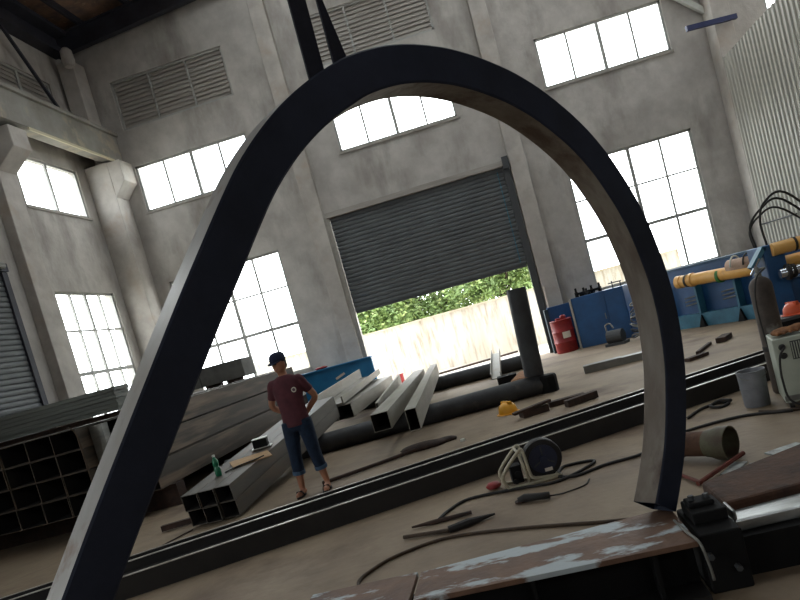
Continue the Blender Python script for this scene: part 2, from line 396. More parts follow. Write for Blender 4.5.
# ---- pilasters, columns, crane beams
for x0, x1 in ((-4.5, -4.06), (1.24, 1.68), (7.1, 7.55)):
    m = MB(); m.box(x0, x1, YB-.22, YB, 0, roofz(x0)-.2); struct(m.build('pilaster', concrete, bevel=.015))
def column(x0, x1, y0, y1, top, br=None):
    m = MB(); m.box(x0, x1, y0, y1, 0, top)
    if br:
        x2, za, zb, zc = br
        m.prism([(x1, za), (x2, zb), (x2, zc), (x1, zc)], Matrix(((1, 0, 0, 0), (0, 0, 1, 0), (0, 1, 0, 0), (0, 0, 0, 1))), y0, y1)
    return struct(m.build('column', concrete, bevel=.02))
column(-10.1, -9.42, 18.32, 19.0, 8.3, (-9.05, 7.3, 7.7, 8.28))
column(-10.1, -9.84, 14.35, 14.95, 8.3, (-9.3, 7.4, 7.8, 8.28))
column(-10.1, -9.72, 6.4, 7.0, 8.3, (-9.15, 7.4, 7.8, 8.28))
m = MB(); m.box(-10.0, -9.55, 18.35, 18.95, 9.2, 11.2); struct(m.build('column', concrete, bevel=.02))
m = MB(); m.lathe([(.13, 0), (.17, .15), (.15, .42), (.08, .5)], T((-9.55, 18.2, 10.95)), 12); struct(m.build('column', concrete))
m = MB(); m.box(-9.62, -9.25, 5, 18.98, 8.36, 9.1); m.box(-9.7, -9.18, 5, 18.98, 9.1, 9.2); struct(m.build('crane_girder', gantry_m, bevel=.01))
m = MB(); m.box(-9.28, -9.24, 15.0, 18.5, 8.3, 8.36); struct(m.build('crane_girder_flange', cream_m))
column(6.95, 7.4, 18.35, 19.0, 13.3)
# white haunch brace, dark blue bracket on the right
m = MB(); m.bar((5.8, 18.86, 8.58), (7.1, 18.86, 7.4), .12, .13); struct(m.build('haunch_brace', white_m))
m = MB(); m.bar((6.15, 18.0, 6.96), (7.5, 18.36, 7.0), .09, .12); m.bar((6.2, 18.0, 6.98), (6.2, 18.0, 7.2), .06, .06); m.bar((6.55, 18.1, 6.98), (6.55, 18.1, 7.25), .05, .05)
tag(m.build('bracket_bar', navy_m), 'dark blue steel bar bracket high up by the pale haunch brace', 'bracket')

# ---- corrugated partition on the right
m = MB(); pts = []
y = 2.0; p = .2
prof = [(0, 0), (.07, 0), (.1, .035), (.17, .035)]
while y < 18.3:
    for dy, dx in prof: pts.append((y+dy, 6.93+dx))
    y += p
n = len(pts)
vs = [(x, yy, 0) for yy, x in pts]+[(x, yy, 6.1) for yy, x in pts]+[(x+.01, yy, 0) for yy, x in pts]+[(x+.01, yy, 6.1) for yy, x in pts]
fs = [(i, i+1, n+i+1, n+i) for i in range(n-1)]+[(2*n+i+1, 2*n+i, 3*n+i, 3*n+i+1) for i in range(n-1)]+[(n+i, n+i+1, 3*n+i+1, 3*n+i) for i in range(n-1)]
m.add(vs, fs); o = m.build('partition_cladding', clad_m); struct(o)
m = MB()
for z in (1.5, 3.5, 5.9): m.box(7.0, 7.08, 2, 18.3, z, z+.1)
struct(m.build('partition_rail', darksteel))
m = MB(); m.sweep([(6.91, 16.2, 1.85), (6.91, 18.35, 1.85)], .018, 8); struct(m.build('conduit', guide_m))

# ---- doors: roller shutters
def slats(m, along, fixed, a, b, z0, z1, per=.115, depth=.025, sgn=1):
    k = int((z1-z0)/per); prof = []
    for i in range(k):
        za = z0+(z1-z0)*i/k; d = (z1-z0)/k
        prof += [(za, 0), (za+d*.18, depth*.8), (za+d*.5, depth), (za+d*.82, depth*.8)]
    prof.append((z1, 0)); n = len(prof)
    vs = []
    for e in (a, b):
        for z, dd in prof: vs.append((e, fixed-dd, z) if along == 'x' else (fixed+dd, e, z))
    for e in (a, b):
        for z, dd in prof: vs.append((e, fixed+.03-dd, z) if along == 'x' else (fixed-.03+dd, e, z))
    f = [(i, n+i, n+i+1, i+1) for i in range(n-1)]+[(2*n+i, 2*n+i+1, 3*n+i+1, 3*n+i) for i in range(n-1)]
    f += [(0, 2*n, 3*n, n), (n-1, 2*n-1, 4*n-1, 3*n-1)]+[(i, i+1, 2*n+i+1, 2*n+i) for i in range(n-1)]+[(n+i, 3*n+i, 3*n+i+1, n+i+1) for i in range(n-1)]
    m.add(vs, f)
d = root('door_1', (-1.45, 18.95, 0), kind='structure')
m = MB(); slats(m, 'x', 18.93, -3.92, 1.02, 2.52, 5.2); m.build('shutter_curtain', shutter_m, d)
m = MB(); m.box(-3.9, 1.0, 18.9, 18.97, 2.46, 2.53); m.build('bottom_rail', guide_m, d)
m = MB(); m.box(-4.05, -3.93, 18.84, 18.98, 0, 5.25); m.build('guide', sill_m, d)
m = MB(); m.box(1.02, 1.2, 18.8, 18.98, 0, 5.35); m.build('guide', guide_m, d)
m = MB(); m.box(-4.0, 1.15, 18.78, 18.98, 5.2, 5.34); m.build('header_box', louvre_m, d)
m = MB(); m.box(1.05, 1.22, 18.7, 18.78, 5.1, 5.42); m.build('end_bracket', guide_m, d)
m = MB(); m.sweep([(.86, 18.88, 2.6), (.86, 18.88, 5.1)], .012, 6); m.build('pull_chain', lblue_m, d)
d = root('door_2', (-10.1, 11.2, 0), kind='structure')
m = MB(); slats(m, 'y', -10.07, 8.45, 13.7, 0., 5.16); m.build('shutter_curtain', shutter_m, d)
m = MB(); m.box(-10.1, -9.98, 8.4, 13.9, 5.12, 5.3); m.build('header_box', darksteel, d)
m = MB(); m.sweep([(-9.93, 8.5, 5.22), (-9.93, 13.7, 5.22)], .07, 10); m.build('roller_shaft', galv, d)
m = MB(); m.box(-10.1, -10.0, 13.7, 13.86, 0, 5.1); m.build('guide', darksteel, d)

# ------------------------------------------------------------------ outside the door
m = MB()
base = T((0, 0, 0))
m.add([(-9, 23.5, 0), (6, 22.9, 0), (6, 22.9, 1.83), (-9, 23.5, 1.83), (-9, 23.7, 0), (6, 23.1, 0), (6, 23.1, 1.83), (-9, 23.7, 1.83)],
      [(0, 1, 2, 3), (7, 6, 5, 4), (0, 4, 5, 1), (1, 5, 6, 2), (2, 6, 7, 3), (3, 7, 4, 0)])
struct(m.build('boundary_wall', outwall))
m = MB(); m.bar((-9, 23.6, 1.86), (6, 23.0, 1.86), .28, .06); struct(m.build('boundary_wall_coping', coping))
m = MB(); m.sweep([(-3.6, 21.4, 0), (-3.6, 21.4, .32)], .1, 12); m.box(-3.7, -3.5, 21.3, 21.5, .32, .36)
tag(m.build('paint_can', red_m), 'small red can standing in the yard outside the door', 'can')
m = MB(); m.bar((-2.4, 21.6, .03), (.2, 22.0, .05), .12, .06); tag(m.build('timber_offcut', rustdark), 'dark timber strip lying in the yard below the boundary wall', 'timber')
def tree(x, y, h, r, nleaf, label, lean=0):
    t = root('tree', (x, y, 0), label, 'tree', None)
    tr = MB(); tr.sweep(catmull([(x, y, 0), (x+.1, y, h*.3), (x+lean, y, h*.6)], 5), [.17-.01*i for i in range(11)], 10)
    for k in range(5):
        a = k*1.3; tr.sweep(catmull([(x+.1+lean*.4, y, h*.34), (x+lean+cos(a)*r*.4, y+sin(a)*r*.4, h*.5), (x+lean+cos(a)*r*.8, y+sin(a)*r*.8, h*.62)], 4), [.09-.008*i for i in range(9)], 7)
    tr.build('trunk', bark_m, t, smooth=True)
    lv = MB(); rnd = random.Random(int(x*10))
    blobs = [(x+lean+rnd.uniform(-r, r)*.7, y+rnd.uniform(-r, r)*.7, h*(.3+.45*rnd.random()), r*rnd.uniform(.35, .5)) for _ in range(26)]
    for i in range(nleaf):
        bx, by, bz, br = rnd.choice(blobs)
        v = Vector((rnd.gauss(0, 1), rnd.gauss(0, 1), rnd.gauss(0, 1))).normalized()*br*rnd.uniform(.6, 1.05)
        c = Vector((bx, by, bz))+v
        a = Vector((rnd.gauss(0, 1), rnd.gauss(0, 1), rnd.gauss(0, .6))).normalized(); b = a.orthogonal().normalized()
        s = rnd.uniform(.06, .12)
        lv.add([c-a*s, c+b*s*.5, c+a*s, c-b*s*.5], [(0, 1, 2, 3)])
    lv.build('foliage', leaf_m, t)
tree(-5.4, 27.6, 5.6, 2.0, 15000, 'leafy green tree beyond the yard wall at the left of the door opening')
tree(-2.6, 29.0, 5.6, 2.1, 15000, 'bushy green tree behind the yard wall in the middle of the opening')
tree(.2, 27.6, 5.6, 2.1, 15000, 'green tree beyond the yard wall nearest the dark standing pipe')
# ------------------------------------------------------------------ the big bent steel tube
P0 = Vector((.64, 3.68, 0)); az = rad(39.5); U = Vector((cos(az), sin(az), 0)); BK = Vector((-sin(az), cos(az), 0))
OC = [(-3.5, .1), (-3.15, .6), (-2.803, 1.103), (-2.648, 1.325), (-2.468, 1.575), (-2.337, 1.755), (-2.2, 1.942), (-2.061, 2.125), (-1.947, 2.272), (-1.854, 2.383),
      (-1.756, 2.48), (-1.659, 2.562), (-1.564, 2.63), (-1.456, 2.694), (-1.392, 2.726), (-1.266, 2.78), (-1.1, 2.819), (-.948, 2.831), (-.8, 2.822), (-.68, 2.802),
      (-.534, 2.761), (-.35, 2.687), (-.172, 2.58), (.01, 2.428), (.147, 2.265), (.25, 2.09), (.31, 1.957), (.355, 1.815), (.398, 1.6), (.41, 1.42), (.4, 1.24),
      (.36, 1.02), (.28, .79), (.19, .592), (.096, .44), (-.005, .3)]
Pc = [Vector((a, b, 0)) for a, b in OC]
for _ in range(0):
    Pc = [Pc[0]]+[(Pc[i-1]+2*Pc[i]+Pc[i+1])/4 for i in range(1, len(Pc)-1)]+[Pc[-1]]
Pc = catmull(Pc, 4); W = .172; D = .16; ch = .008
rings = []
for i, p in enumerate(Pc):
    t = (Pc[min(i+1, len(Pc)-1)]-Pc[max(i-1, 0)]).normalized(); nn = Vector((t.y, -t.x, 0))   # towards the inside of the bend
    tw = rad(7)*max(0, min(1, (-p.x-1.25)/.45))+rad(2.5)*max(0, min(1, (-p.x-2.1)/.7)); W = .172-.015*max(0, min(1, (-p.x-2.1)/.6))       # the left leg is twisted a little
    def at(w, d):
        w, d = w*cos(tw)-d*sin(tw), d*cos(tw)+w*sin(tw); q = p+nn*w; return P0+U*q.x+Vector((0, 0, q.y))+BK*d
    outer = [at(ch, 0), at(0, ch), at(0, D-ch), at(ch, D), at(W-ch, D), at(W, D-ch), at(W, ch), at(W-ch, 0)]
    rings.append((outer, [at(.012+(W-.024)*a, .012+(D-.024)*b) for a, b in ((0, 0), (0, 1), (1, 1), (1, 0))]))
m = MB()
n = len(rings); vs = [v for r in rings for v in r[0]]
m.add(vs, [(i*8+k, i*8+(k+1) % 8, (i+1)*8+(k+1) % 8, (i+1)*8+k) for i in range(n-1) for k in range(8) if k not in (1, 2, 4, 5)], 0)
m.add(vs, [(i*8+k, i*8+(k+1) % 8, (i+1)*8+(k+1) % 8, (i+1)*8+k) for i in range(n-1) for k in (4, 5)], 1)
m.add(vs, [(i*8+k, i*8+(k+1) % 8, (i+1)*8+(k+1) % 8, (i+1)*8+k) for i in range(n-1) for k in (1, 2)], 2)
for (a, b) in ((n-1, n-5), (0, 4)):
    o8, i4 = rings[a]; d4 = rings[b][1]
    vs = list(o8)+list(i4)+list(d4)
    m.add(vs, [(0, 1, 8), (1, 2, 9, 8), (2, 3, 9), (3, 4, 10, 9), (4, 5, 10), (5, 6, 11, 10), (6, 7, 11), (7, 0, 8, 11),
               (8, 9, 13, 12), (9, 10, 14, 13), (10, 11, 15, 14), (11, 8, 12, 15), (12, 13, 14, 15)], 0)
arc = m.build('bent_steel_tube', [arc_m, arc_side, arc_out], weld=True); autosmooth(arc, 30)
tag(arc, 'huge dark square steel tube bent into a teardrop arch across the foreground', 'steel tube')
def arcpt(s, z, d=0): return P0+U*s+Vector((0, 0, z))+BK*d
# slings
m = MB()
def belt(m, pts, w, th=.012):
    for (p, q) in zip(pts, pts[1:]):
        m.add([p-U*w/2, p+U*w/2, q+U*w/2, q-U*w/2, p-U*w/2+BK*th, p+U*w/2+BK*th, q+U*w/2+BK*th, q-U*w/2+BK*th],
              [(0, 1, 2, 3), (7, 6, 5, 4), (0, 4, 5, 1), (1, 5, 6, 2), (2, 6, 7, 3), (3, 7, 4, 0)])
belt(m, [arcpt(-1.388, 2.72, .075), arcpt(-1.385, 3.05, .075), arcpt(-1.37, 4.6, .08)], .078)
tag(m.build('lifting_sling', strap_m), 'wide dark lifting sling hanging down onto the left of the arch top', 'sling')
m = MB()
def strip(m, a, b, wa, wb, th=.012):
    for k in range(6):
        p = a.lerp(b, k/6); q = a.lerp(b, (k+1)/6); w0 = wa+(wb-wa)*k/6; w1 = wa+(wb-wa)*(k+1)/6
        m.add([p-U*w0/2, p+U*w0/2, q+U*w1/2, q-U*w1/2, p-U*w0/2+BK*th, p+U*w0/2+BK*th, q+U*w1/2+BK*th, q-U*w1/2+BK*th],
              [(0, 1, 2, 3), (7, 6, 5, 4), (0, 4, 5, 1), (1, 5, 6, 2), (2, 6, 7, 3), (3, 7, 4, 0)])
strip(m, arcpt(-1.26, 2.77, .07), arcpt(-1.282, 3.05, .072), .075, .026); strip(m, arcpt(-1.282, 3.05, .072), arcpt(-1.33, 4.6, .08), .026, .03)
tag(m.build('lifting_sling', strap_m), 'narrow tapering dark sling leaning onto the arch top beside the wide sling', 'sling')
m = MB(); m.sweep(catmull([arcpt(-1.4, 4.5, .09), arcpt(-1.4, 4.75, .09), arcpt(-1.3, 4.85, .09), arcpt(-1.25, 4.72, .09)], 5), .03, 10); m.sweep([arcpt(-1.35, 4.85, .1), arcpt(-1.35, 12.6, .1)], .02, 8)
tag(m.build('crane_hook', darksteel), 'steel crane hook and rope above the slings', 'hook')

# ------------------------------------------------------------------ long steel beams on the floor
ang = rad(21); DX = Vector((cos(ang), sin(ang), 0)); DN = Vector((-sin(ang), cos(ang), 0))
A0 = Vector((-1.37, 6.4, 0))      # near flange line, reference
def beamline(t, o, z): return A0+DX*t+DN*o+Vector((0, 0, z))
b = root('steel_beam', A0, 'long dark steel beam lying on its side across the floor, nearest the camera', 'steel beam')
t0, t1 = -4.6, 5.1
def bb(m, t0, t1, o0, o1, z0, z1, mi=0):
    vs = [beamline(t, o, z) for t in (t0, t1) for o in (o0, o1) for z in (z0, z1)]
    m.add(vs, [(0, 1, 3, 2), (4, 6, 7, 5), (0, 4, 5, 1), (2, 3, 7, 6), (0, 2, 6, 4), (1, 5, 7, 3)], mi)
m = MB(); bb(m, t0, t1, 0, .022, 0, .196); m.build('flange', beam_m, b)
m = MB(); bb(m, t0, t1, .022, .568, .09, .105); m.build('web', beam_m, b)
m = MB(); bb(m, t0, t1, .568, .59, 0, .196); m.build('flange', beam_m, b)
m = MB(); bb(m, t0, t1, -.004, .026, .196, .204); bb(m, t0, t1, .563, .594, .196, .204); m.build('ground_edge', edge_m, b)['label'] = 'bright ground flange edges'
b = root('steel_channel', A0+DN*.7, 'narrow dark steel channel behind the long floor beam, just before the man', 'steel channel')
m = MB(); bb(m, t0-1, t1+.25, .64, .652, 0, .19); bb(m, t0-1, t1+.25, .652, .82, 0, .012); bb(m, t0-1, t1+.25, .82, .832, 0, .19); m.build('channel_section', beam_m, b)
m = MB(); bb(m, t0-1, t1+.25, .818, .834, .19, .197); m.build('ground_edge', edge_m, b)

# ------------------------------------------------------------------ near rack / fixture at the bottom right
def plank(m, x0, x1, y0a, y1a, y0b, y1b, z0, z1, mi=0):
    m.add([(x0, y0a, z0), (x1, y0b, z0), (x1, y1b, z0), (x0, y1a, z0), (x0, y0a, z1), (x1, y0b, z1), (x1, y1b, z1), (x0, y1a, z1)],
          [(0, 3, 2, 1), (4, 5, 6, 7), (0, 1, 5, 4), (1, 2, 6, 5), (2, 3, 7, 6), (3, 0, 4, 7)], mi)
b = root('work_rack', (-.2, 3.5, 0), 'low rusty steel rack beam with pale paint splashes under the arch foot', 'rack')
m = MB(); plank(m, -.80, .62, 3.28, 3.66, 3.23, 3.78, .272, .3); m.build('top_flange', rack_m, b, bevel=.003)
m = MB(); m.box(-1.6, .62, 3.4, 3.44, .03, .27); m.build('web', blackm, b)
m = MB(); m.box(-1.6, .62, 3.22, 3.7, 0, .03); m.build('bottom_flange', beam_m, b)
for x in (-.79, -.2, .4):
    m = MB(); m.box(x, x+.02, 3.26, 3.6, .03, .27); m.build('stiffener', blackm, b)
m = MB(); plank(m, -1.45, -.82, 3.33, 3.68, 3.28, 3.66, .275, .305); tag(m.build('rusty_plate', rack_m, bevel=.003), 'rusty steel plate with pale paint at the left end of the rack', 'plate')
# clamp block
b = root('clamp_fixture', (.74, 3.5, 0), 'black steel clamping fixture block right beside the foot of the arch', 'clamp')
m = MB(); m.box(.64, .84, 3.28, 3.72, 0, .3); m.build('body', blackm, b, bevel=.01)
m = MB(); m.box(.66, .83, 3.42, 3.66, .3, .36); m.box(.67, .8, 3.5, 3.62, .36, .385); m.build('jaw', blackm, b, bevel=.008)
for p_, q_ in (((.70, 3.56, .38), (.70, 3.56, .41)), ((.775, 3.56, .38), (.775, 3.56, .405)), ((.665, 3.3, .2), (.665, 3.24, .2)), ((.78, 3.3, .12), (.78, 3.24, .12))):
    m = MB(); m.sweep([p_, q_], .016, 6); m.build('bolt', guide_m, b)
m = MB(); m.sweep(catmull([(.59, 3.55, .305), (.60, 3.34, .312), (.62, 3.2, .30), (.635, 3.185, .2), (.64, 3.18, .12)], 6), .007, 8)
tag(m.build('wire', galv, smooth=True), 'thin pale wire hanging over the rack edge under the arch foot', 'wire')
m = MB(); plank(m, .88, 2.3, 3.64, 4.08, 3.78, 4.7, .2, .3)
tag(m.build('rusty_steel_block', rust, bevel=.02), 'thick rusty brown steel bar at the right edge behind the clamp fixture', 'steel bar')
m = MB(); plank(m, .86, 2.3, 3.47, 3.62, 3.5, 3.74, .2, .262); plank(m, .86, .88, 3.46, 3.62, 3.46, 3.62, .262, .32)
tag(m.build('bright_steel_plate', bright_m, bevel=.012), 'shiny bare steel plate edge in front of the rusty bar', 'plate')
m = MB(); plank(m, .86, 2.3, 3.4, 4.08, 3.4, 4.6, 0, .199); tag(m.build('dark_support_beam', blackm), 'black support beam under the shiny plate at the lower right', 'beam')
m = MB()
for k in range(7):
    a = random.random()*3; x = 1.0+random.random()*.35; y = 3.02+random.random()*.14
    m.box(-.05, .05, -.012, .012, 0, .014, T((x, y, .0+k*.013), a))
tag(m.build('metal_offcuts', galv), 'small heap of metal offcuts on the floor at the bottom right', 'offcuts', kind='stuff')

# round pipe with open flared end
b = root('steel_pipe_piece', (1.3, 5.5, 0), 'short rusty pipe with an open flared black mouth right of the arch', 'pipe')
pa, pb = Vector((1.02, 5.78, .133)), Vector((1.44, 5.36, .133))
dd = (pb-pa).normalized()
m = MB(); m.hpipe(pa, pa+dd*.4, .1, .01); autosmooth(m.build('pipe_body', rust, b))
m = MB(); m.hpipe(pa+dd*.16, pa+dd*.185, .108, .012); autosmooth(m.build('collar', rust, b))
M = Matrix.Translation(pa+dd*.4) @ dd.to_track_quat('Z', 'Y').to_matrix().to_4x4()
m = MB(); m.lathe([(.105, 0), (.112, .05), (.13, .1), (.132, .2), (.122, .2), (.12, .1), (.1, .05), (.095, 0), (.105, 0)], M, 28); autosmooth(m.build('flared_end', mat('green_rust', (84, 84, 62), (66, 52, 40), rough=.7, scale=8), b))
for i, (p, q, r, lb) in enumerate((((1.04, 4.92, .02), (1.5, 5.3, .05), .018, 'reddish rusty steel rod lying behind the rusty bar'),
                             ((1.06, 4.9, .03), (.98, 5.3, .02), .014, 'thin rusty rod pointing towards the short pipe'))):
    m = MB(); m.sweep([p, q], r, 8); tag(m.build('steel_rod', mat('red_rust', (112, 50, 38), (80, 40, 32), rough=.8, scale=9)), lb, 'rod')
m = MB()
for k, (x, y, a) in enumerate(((1.25, 4.85, .2), (1.45, 5.02, .5), (1.62, 5.1, .1), (1.8, 5.3, .3), (1.36, 5.12, .9), (1.95, 5.2, .4))):
    m.box(-.14, .14, -.05, .05, .001, .012, T((x, y, 0), a))
tag(m.build('paint_flakes', mat('flake', (176, 184, 182), (120, 120, 116), rough=.6, scale=14)), 'pale flakes of paint scattered behind the rusty bar', 'flakes', kind='stuff')

# ------------------------------------------------------------------ cables and small tools on the floor
def cable(pts, r, name, mt, label, cat='cable'):
    m = MB(); m.sweep(catmull([(x, y, (z if z else r)) for x, y, z in pts], 6), r, 8)
    return tag(m.build(name, mt, smooth=True), label, cat)
cable([(-1.32, 4.28, 0), (-1.44, 4.52, 0), (-1.38, 4.72, 0), (-1.2, 4.92, 0), (-.82, 5.05, 0), (-.27, 4.88, 0), (.28, 4.62, 0), (.54, 4.5, 0), (.7, 4.3, 0)], .013, 'hose', hose_m, 'brown dusty hose curving across the floor just behind the rack', 'hose')
cable([(-.95, 5.58, 0), (-.88, 5.78, 0), (-.7, 6.0, 0), (-.24, 5.95, 0), (.1, 5.88, 0), (.42, 6.15, 0), (.46, 6.3, 0), (.2, 6.33, 0), (.12, 6.1, 0)], .014, 'cable', rubber, 'black torch cable looping from the wire feeder across the floor')
cable([(.05, 6.12, 0), (.25, 5.92, 0), (.55, 6.05, 0), (.9, 6.12, 0), (1.3, 6.5, 0), (1.9, 6.6, 0), (2.3, 6.35, 0)], .014, 'cable', rubber, 'black cable running from the feeder behind the arch foot towards the welding machine')
cable([(1.55, 7.05, 0), (1.75, 7.3, 0), (1.95, 7.4, 0), (2.05, 7.3, 0), (1.92, 7.18, 0), (1.85, 7.28, .03), (1.98, 7.36, .045), (2.06, 7.25, .045)], .016, 'cable', rubber, 'small coil of dark cable on the floor left of the grey bucket')
cable([(2.1, 6.6, 0), (2.2, 6.45, 0), (2.45, 6.3, 0), (2.9, 6.0, 0)], .016, 'cable', hose_m, 'brown cable on the floor under the welding machine')
def tool(pts, rs, label, mt=rustdark, name='steel_bar', cat='tool'):
    m = MB(); m.sweep(pts, rs, 8); tag(m.build(name, mt), label, cat)
tool([(-1.18, 5.52, .02), (-.98, 5.52, .02), (-.66, 5.55, .02)], [.008, .022, .016], 'dark pointed welding torch lying on the floor, the upper of the pair', name='welding_torch', cat='torch')
tool([(-1.22, 5.3, .02), (-.83, 5.2, .02)], [.016, .018], 'short brown steel bar on the floor in front of the torch', hose_m)
tool([(-.83, 5.2, .025), (-.68, 5.25, .03), (-.46, 5.35, .02)], [.03, .035, .008], 'dark tapered electrode holder at the end of the short brown bar', rubber, 'electrode_holder', 'tool')
b = root('grinder', (-.15, 5.5, 0), 'small black angle grinder lying on the floor below the wire feeder', 'grinder')
m = MB(); m.sweep([(-.26, 5.52, .035), (-.2, 5.52, .04), (-.08, 5.47, .04), (0, 5.45, .035)], [.02, .035, .03, .03], 10); m.build('body', rubber, b, smooth=True)
m = MB(); m.lathe([(.05, 0), (.05, .012)], T((-.24, 5.54, .01)), 16); m.build('disc', rustdark, b)
cable([(0, 5.45, .03), (.12, 5.52, 0), (.3, 5.6, 0), (.36, 5.75, 0)], .006, 'cable', rubber, 'thin black power cord trailing from the small angle grinder')

# ---- wire feeder
b = root('wire_feeder', (-.12, 6.15, 0), 'cream framed wire feeder with a large black wire reel standing on the floor', 'wire feeder')
M = T((.02, 6.12, .195), rad(8), rad(90))
m = MB(); m.lathe([(.045, -.07), (.055, -.07), (.055, .05), (.172, .05), (.178, .035), (.178, -.06), (.172, -.075), (.12, -.078), (.11, -.06), (.045, -.06)], M, 32); autosmooth(m.build('wire_reel', rubber, b))
m = MB(); m.lathe([(.108, .052), (.128, .056), (.128, .062), (.1, .062)], M, 32)
m.lathe([(.0, .04), (.035, .04), (.035, .085), (.0, .085)], M, 16); autosmooth(m.build('reel_hub', mat('dark_blue_plastic', (34, 40, 62), rough=.4), b))
for k in range(3):
    m = MB(); m.box(-.006, .006, .03, .11, .055, .064, M @ Matrix.Rotation(k*2*PI/3, 4, 'Z')); m.build('spoke', guide_m, b)
m = MB(); m.box(.0, .07, -.005, .0, -.12, -.09, T((.02, 6.045, .2), rad(8))); m.build('label', label_m, b)
m = MB()
fr = [(-.36, .02), (-.38, .13), (-.2, .3), (-.155, .3), (-.14, .1), (-.1, .035), (.1, .01), (.1, -.0), (-.3, .0)]
MF = T((.02, 6.02, 0), rad(8)) @ Matrix(((1, 0, 0, 0), (0, 0, 1, 0), (0, 1, 0, 0), (0, 0, 0, 1)))
path = [MF @ Vector((x, z+.02, 0)) for x, z in fr]
m.sweep(catmull(path+[path[0]], 3), .016, 8); m.sweep([MF @ Vector((-.195, .3, 0)), MF @ Vector((-.16, .04, 0))], .014, 8)
path2 = [MF @ Vector((x, z+.02, .2)) for x, z in fr]
m.sweep(catmull(path2+[path2[0]], 3), .016, 8)
for i in (0, 2, 6): m.sweep([path[i], path2[i]], .014, 8)
m.build('carry_frame', offwhite_m, b, smooth=True)
m = MB(); m.box(-.3, -.2, .02, .16, .04, .2, T((.02, 6.04, 0), rad(8))); m.sweep([(-.22, 6.0, .13), (-.22, 5.97, .13)], .03, 10); m.sweep([(-.25, 6.0, .07), (-.25, 5.97, .07)], .025, 10)
m.build('drive_unit', blackm, b, bevel=.006)
m = MB(); m.lathe([(.0, 0), (.06, .0), (.075, .02), (.05, .05), (0, .055)], T((-.47, 6.15, .02)), 16); tag(m.build('red_tape_roll', red_m, smooth=True), 'small red roll lying on the floor left of the wire feeder', 'roll')

# ------------------------------------------------------------------ bucket, welder, gas cylinder
b = root('bucket', (2.205, 6.93, 0), 'plain grey metal bucket standing in front of the welding machine', 'bucket')
m = MB(); m.lathe([(.112, 0), (.12, .02), (.13, .345), (.137, .35), (.137, .36), (.127, .36), (.123, .34), (.11, .02), (.0, .02)], T((2.205, 6.93, 0)), 32); autosmooth(m.build('bucket_shell', bucket_m, b))
m = MB(); m.lathe([(.126, .19), (.129, .195), (.126, .2)], T((2.205, 6.93, 0)), 32); m.build('rib', bucket_m, b)
m = MB(); m.sweep([(2.205+.136*cos(a), 6.93-.02-.10*sin(a), .33-.05*sin(a)) for a in [PI*k/12 for k in range(13)]], .004, 6); m.build('handle', galv, b)

b = root('welding_machine', (2.42, 6.55, 0), 'pale grey green welding machine cabinet at the right edge of the view', 'welding machine')
MW = T((2.30, 6.46, -.02), rad(-15))
m = MB(); m.box(0, .3, 0, .5, .08, .68, MW); m.build('casing', welder_m, b, bevel=.012)
m = MB(); m.box(.14, .27, -.006, 0, .47, .64, MW)
m.build('vent_panel', guide_m, b)
m = MB()
for k in range(6): m.box(.147+k*.021, .155+k*.021, -.012, -.004, .48, .63, MW)
m.build('vent_slat', welder_m, b)
m = MB(); m.box(.0, .3, -.008, 0, .1, .15, MW)
for k in range(8): m.box(.018+k*.034, .032+k*.034, -.014, -.006, .105, .145, MW)
m.build('grille', galv, b)
for dx, dz in ((.07, .6), (.07, .52)):
    m = MB(); m.lathe([(.028, 0), (.03, .01), (.02, .035), (0, .035)], MW @ T((dx, 0, dz), 0, rad(90)), 14); m.build('knob', rubber, b)
for dx in (.05, .25):
    for dy in (.06, .43):
        m = MB(); m.sweep([MW @ Vector((dx-.02, dy, .06)), MW @ Vector((dx+.02, dy, .06))], .04, 14); m.build('wheel', rubber, b)
cable([(2.37, 6.4, .58), (2.30, 6.36, .5), (2.28, 6.36, .3), (2.31, 6.33, .1), (2.5, 6.2, .015)], .01, 'cable', rubber, 'black lead hanging down the front of the welding machine')
m = MB(); rnd = random.Random(3)
for k in range(4):
    m.ell((2.42+.06*k, 6.62+rnd.uniform(-.05, .05), .69+rnd.uniform(-.003, .02)), (.09, .07, .032), Matrix.Rotation(rnd.random()*3, 3, 'Z'))
    m.sweep([(2.40+.06*k, 6.55, .69), (2.38+.06*k, 6.5, .7), (2.36+.06*k, 6.47, .69)], [.022, .02, .014], 8)
gl = m.build('work_gloves', cloth_m, remesh=.012); tag(gl, 'crumpled brown work gloves lying on top of the welding machine', 'gloves')

b = root('gas_cylinder', (2.6, 7.25, 0), 'tall worn brown grey gas cylinder standing behind the welding machine', 'gas cylinder')
m = MB(); prof = [(.095, 0), (.11, .02), (.112, .06), (.112, 1.1)]+[(.112*cos(a), 1.1+.112*sin(a)) for a in [PI/2*k/8 for k in range(1, 8)]]+[(.02, 1.22)]
m.lathe(prof, T((2.6, 7.25, 0), 0, rad(0), rad(0)), 28); autosmooth(m.build('cylinder_body', gas_m, b))
m = MB(); m.lathe([(.035, 1.17), (.035, 1.24), (.02, 1.25), (.02, 1.31), (.0, 1.31)], T((2.6, 7.25, 0)), 14); m.sweep([(2.6, 7.25, 1.28), (2.67, 7.25, 1.28)], .015, 8); m.build('valve', galv, b)
m = MB(); m.lathe([(.113, .45), (.116, .46), (.116, .49), (.113, .5)], T((2.6, 7.25, 0)), 28); m.build('ring', rubber, b)
cable([(2.66, 7.2, 1.28), (2.52, 7.1, 1.2), (2.46, 7.08, .95), (2.45, 7.0, .5), (2.48, 6.92, .05), (2.4, 6.75, .015)], .008, 'hose', rubber, 'thin dark gas hose hanging down beside the gas cylinder', 'hose')

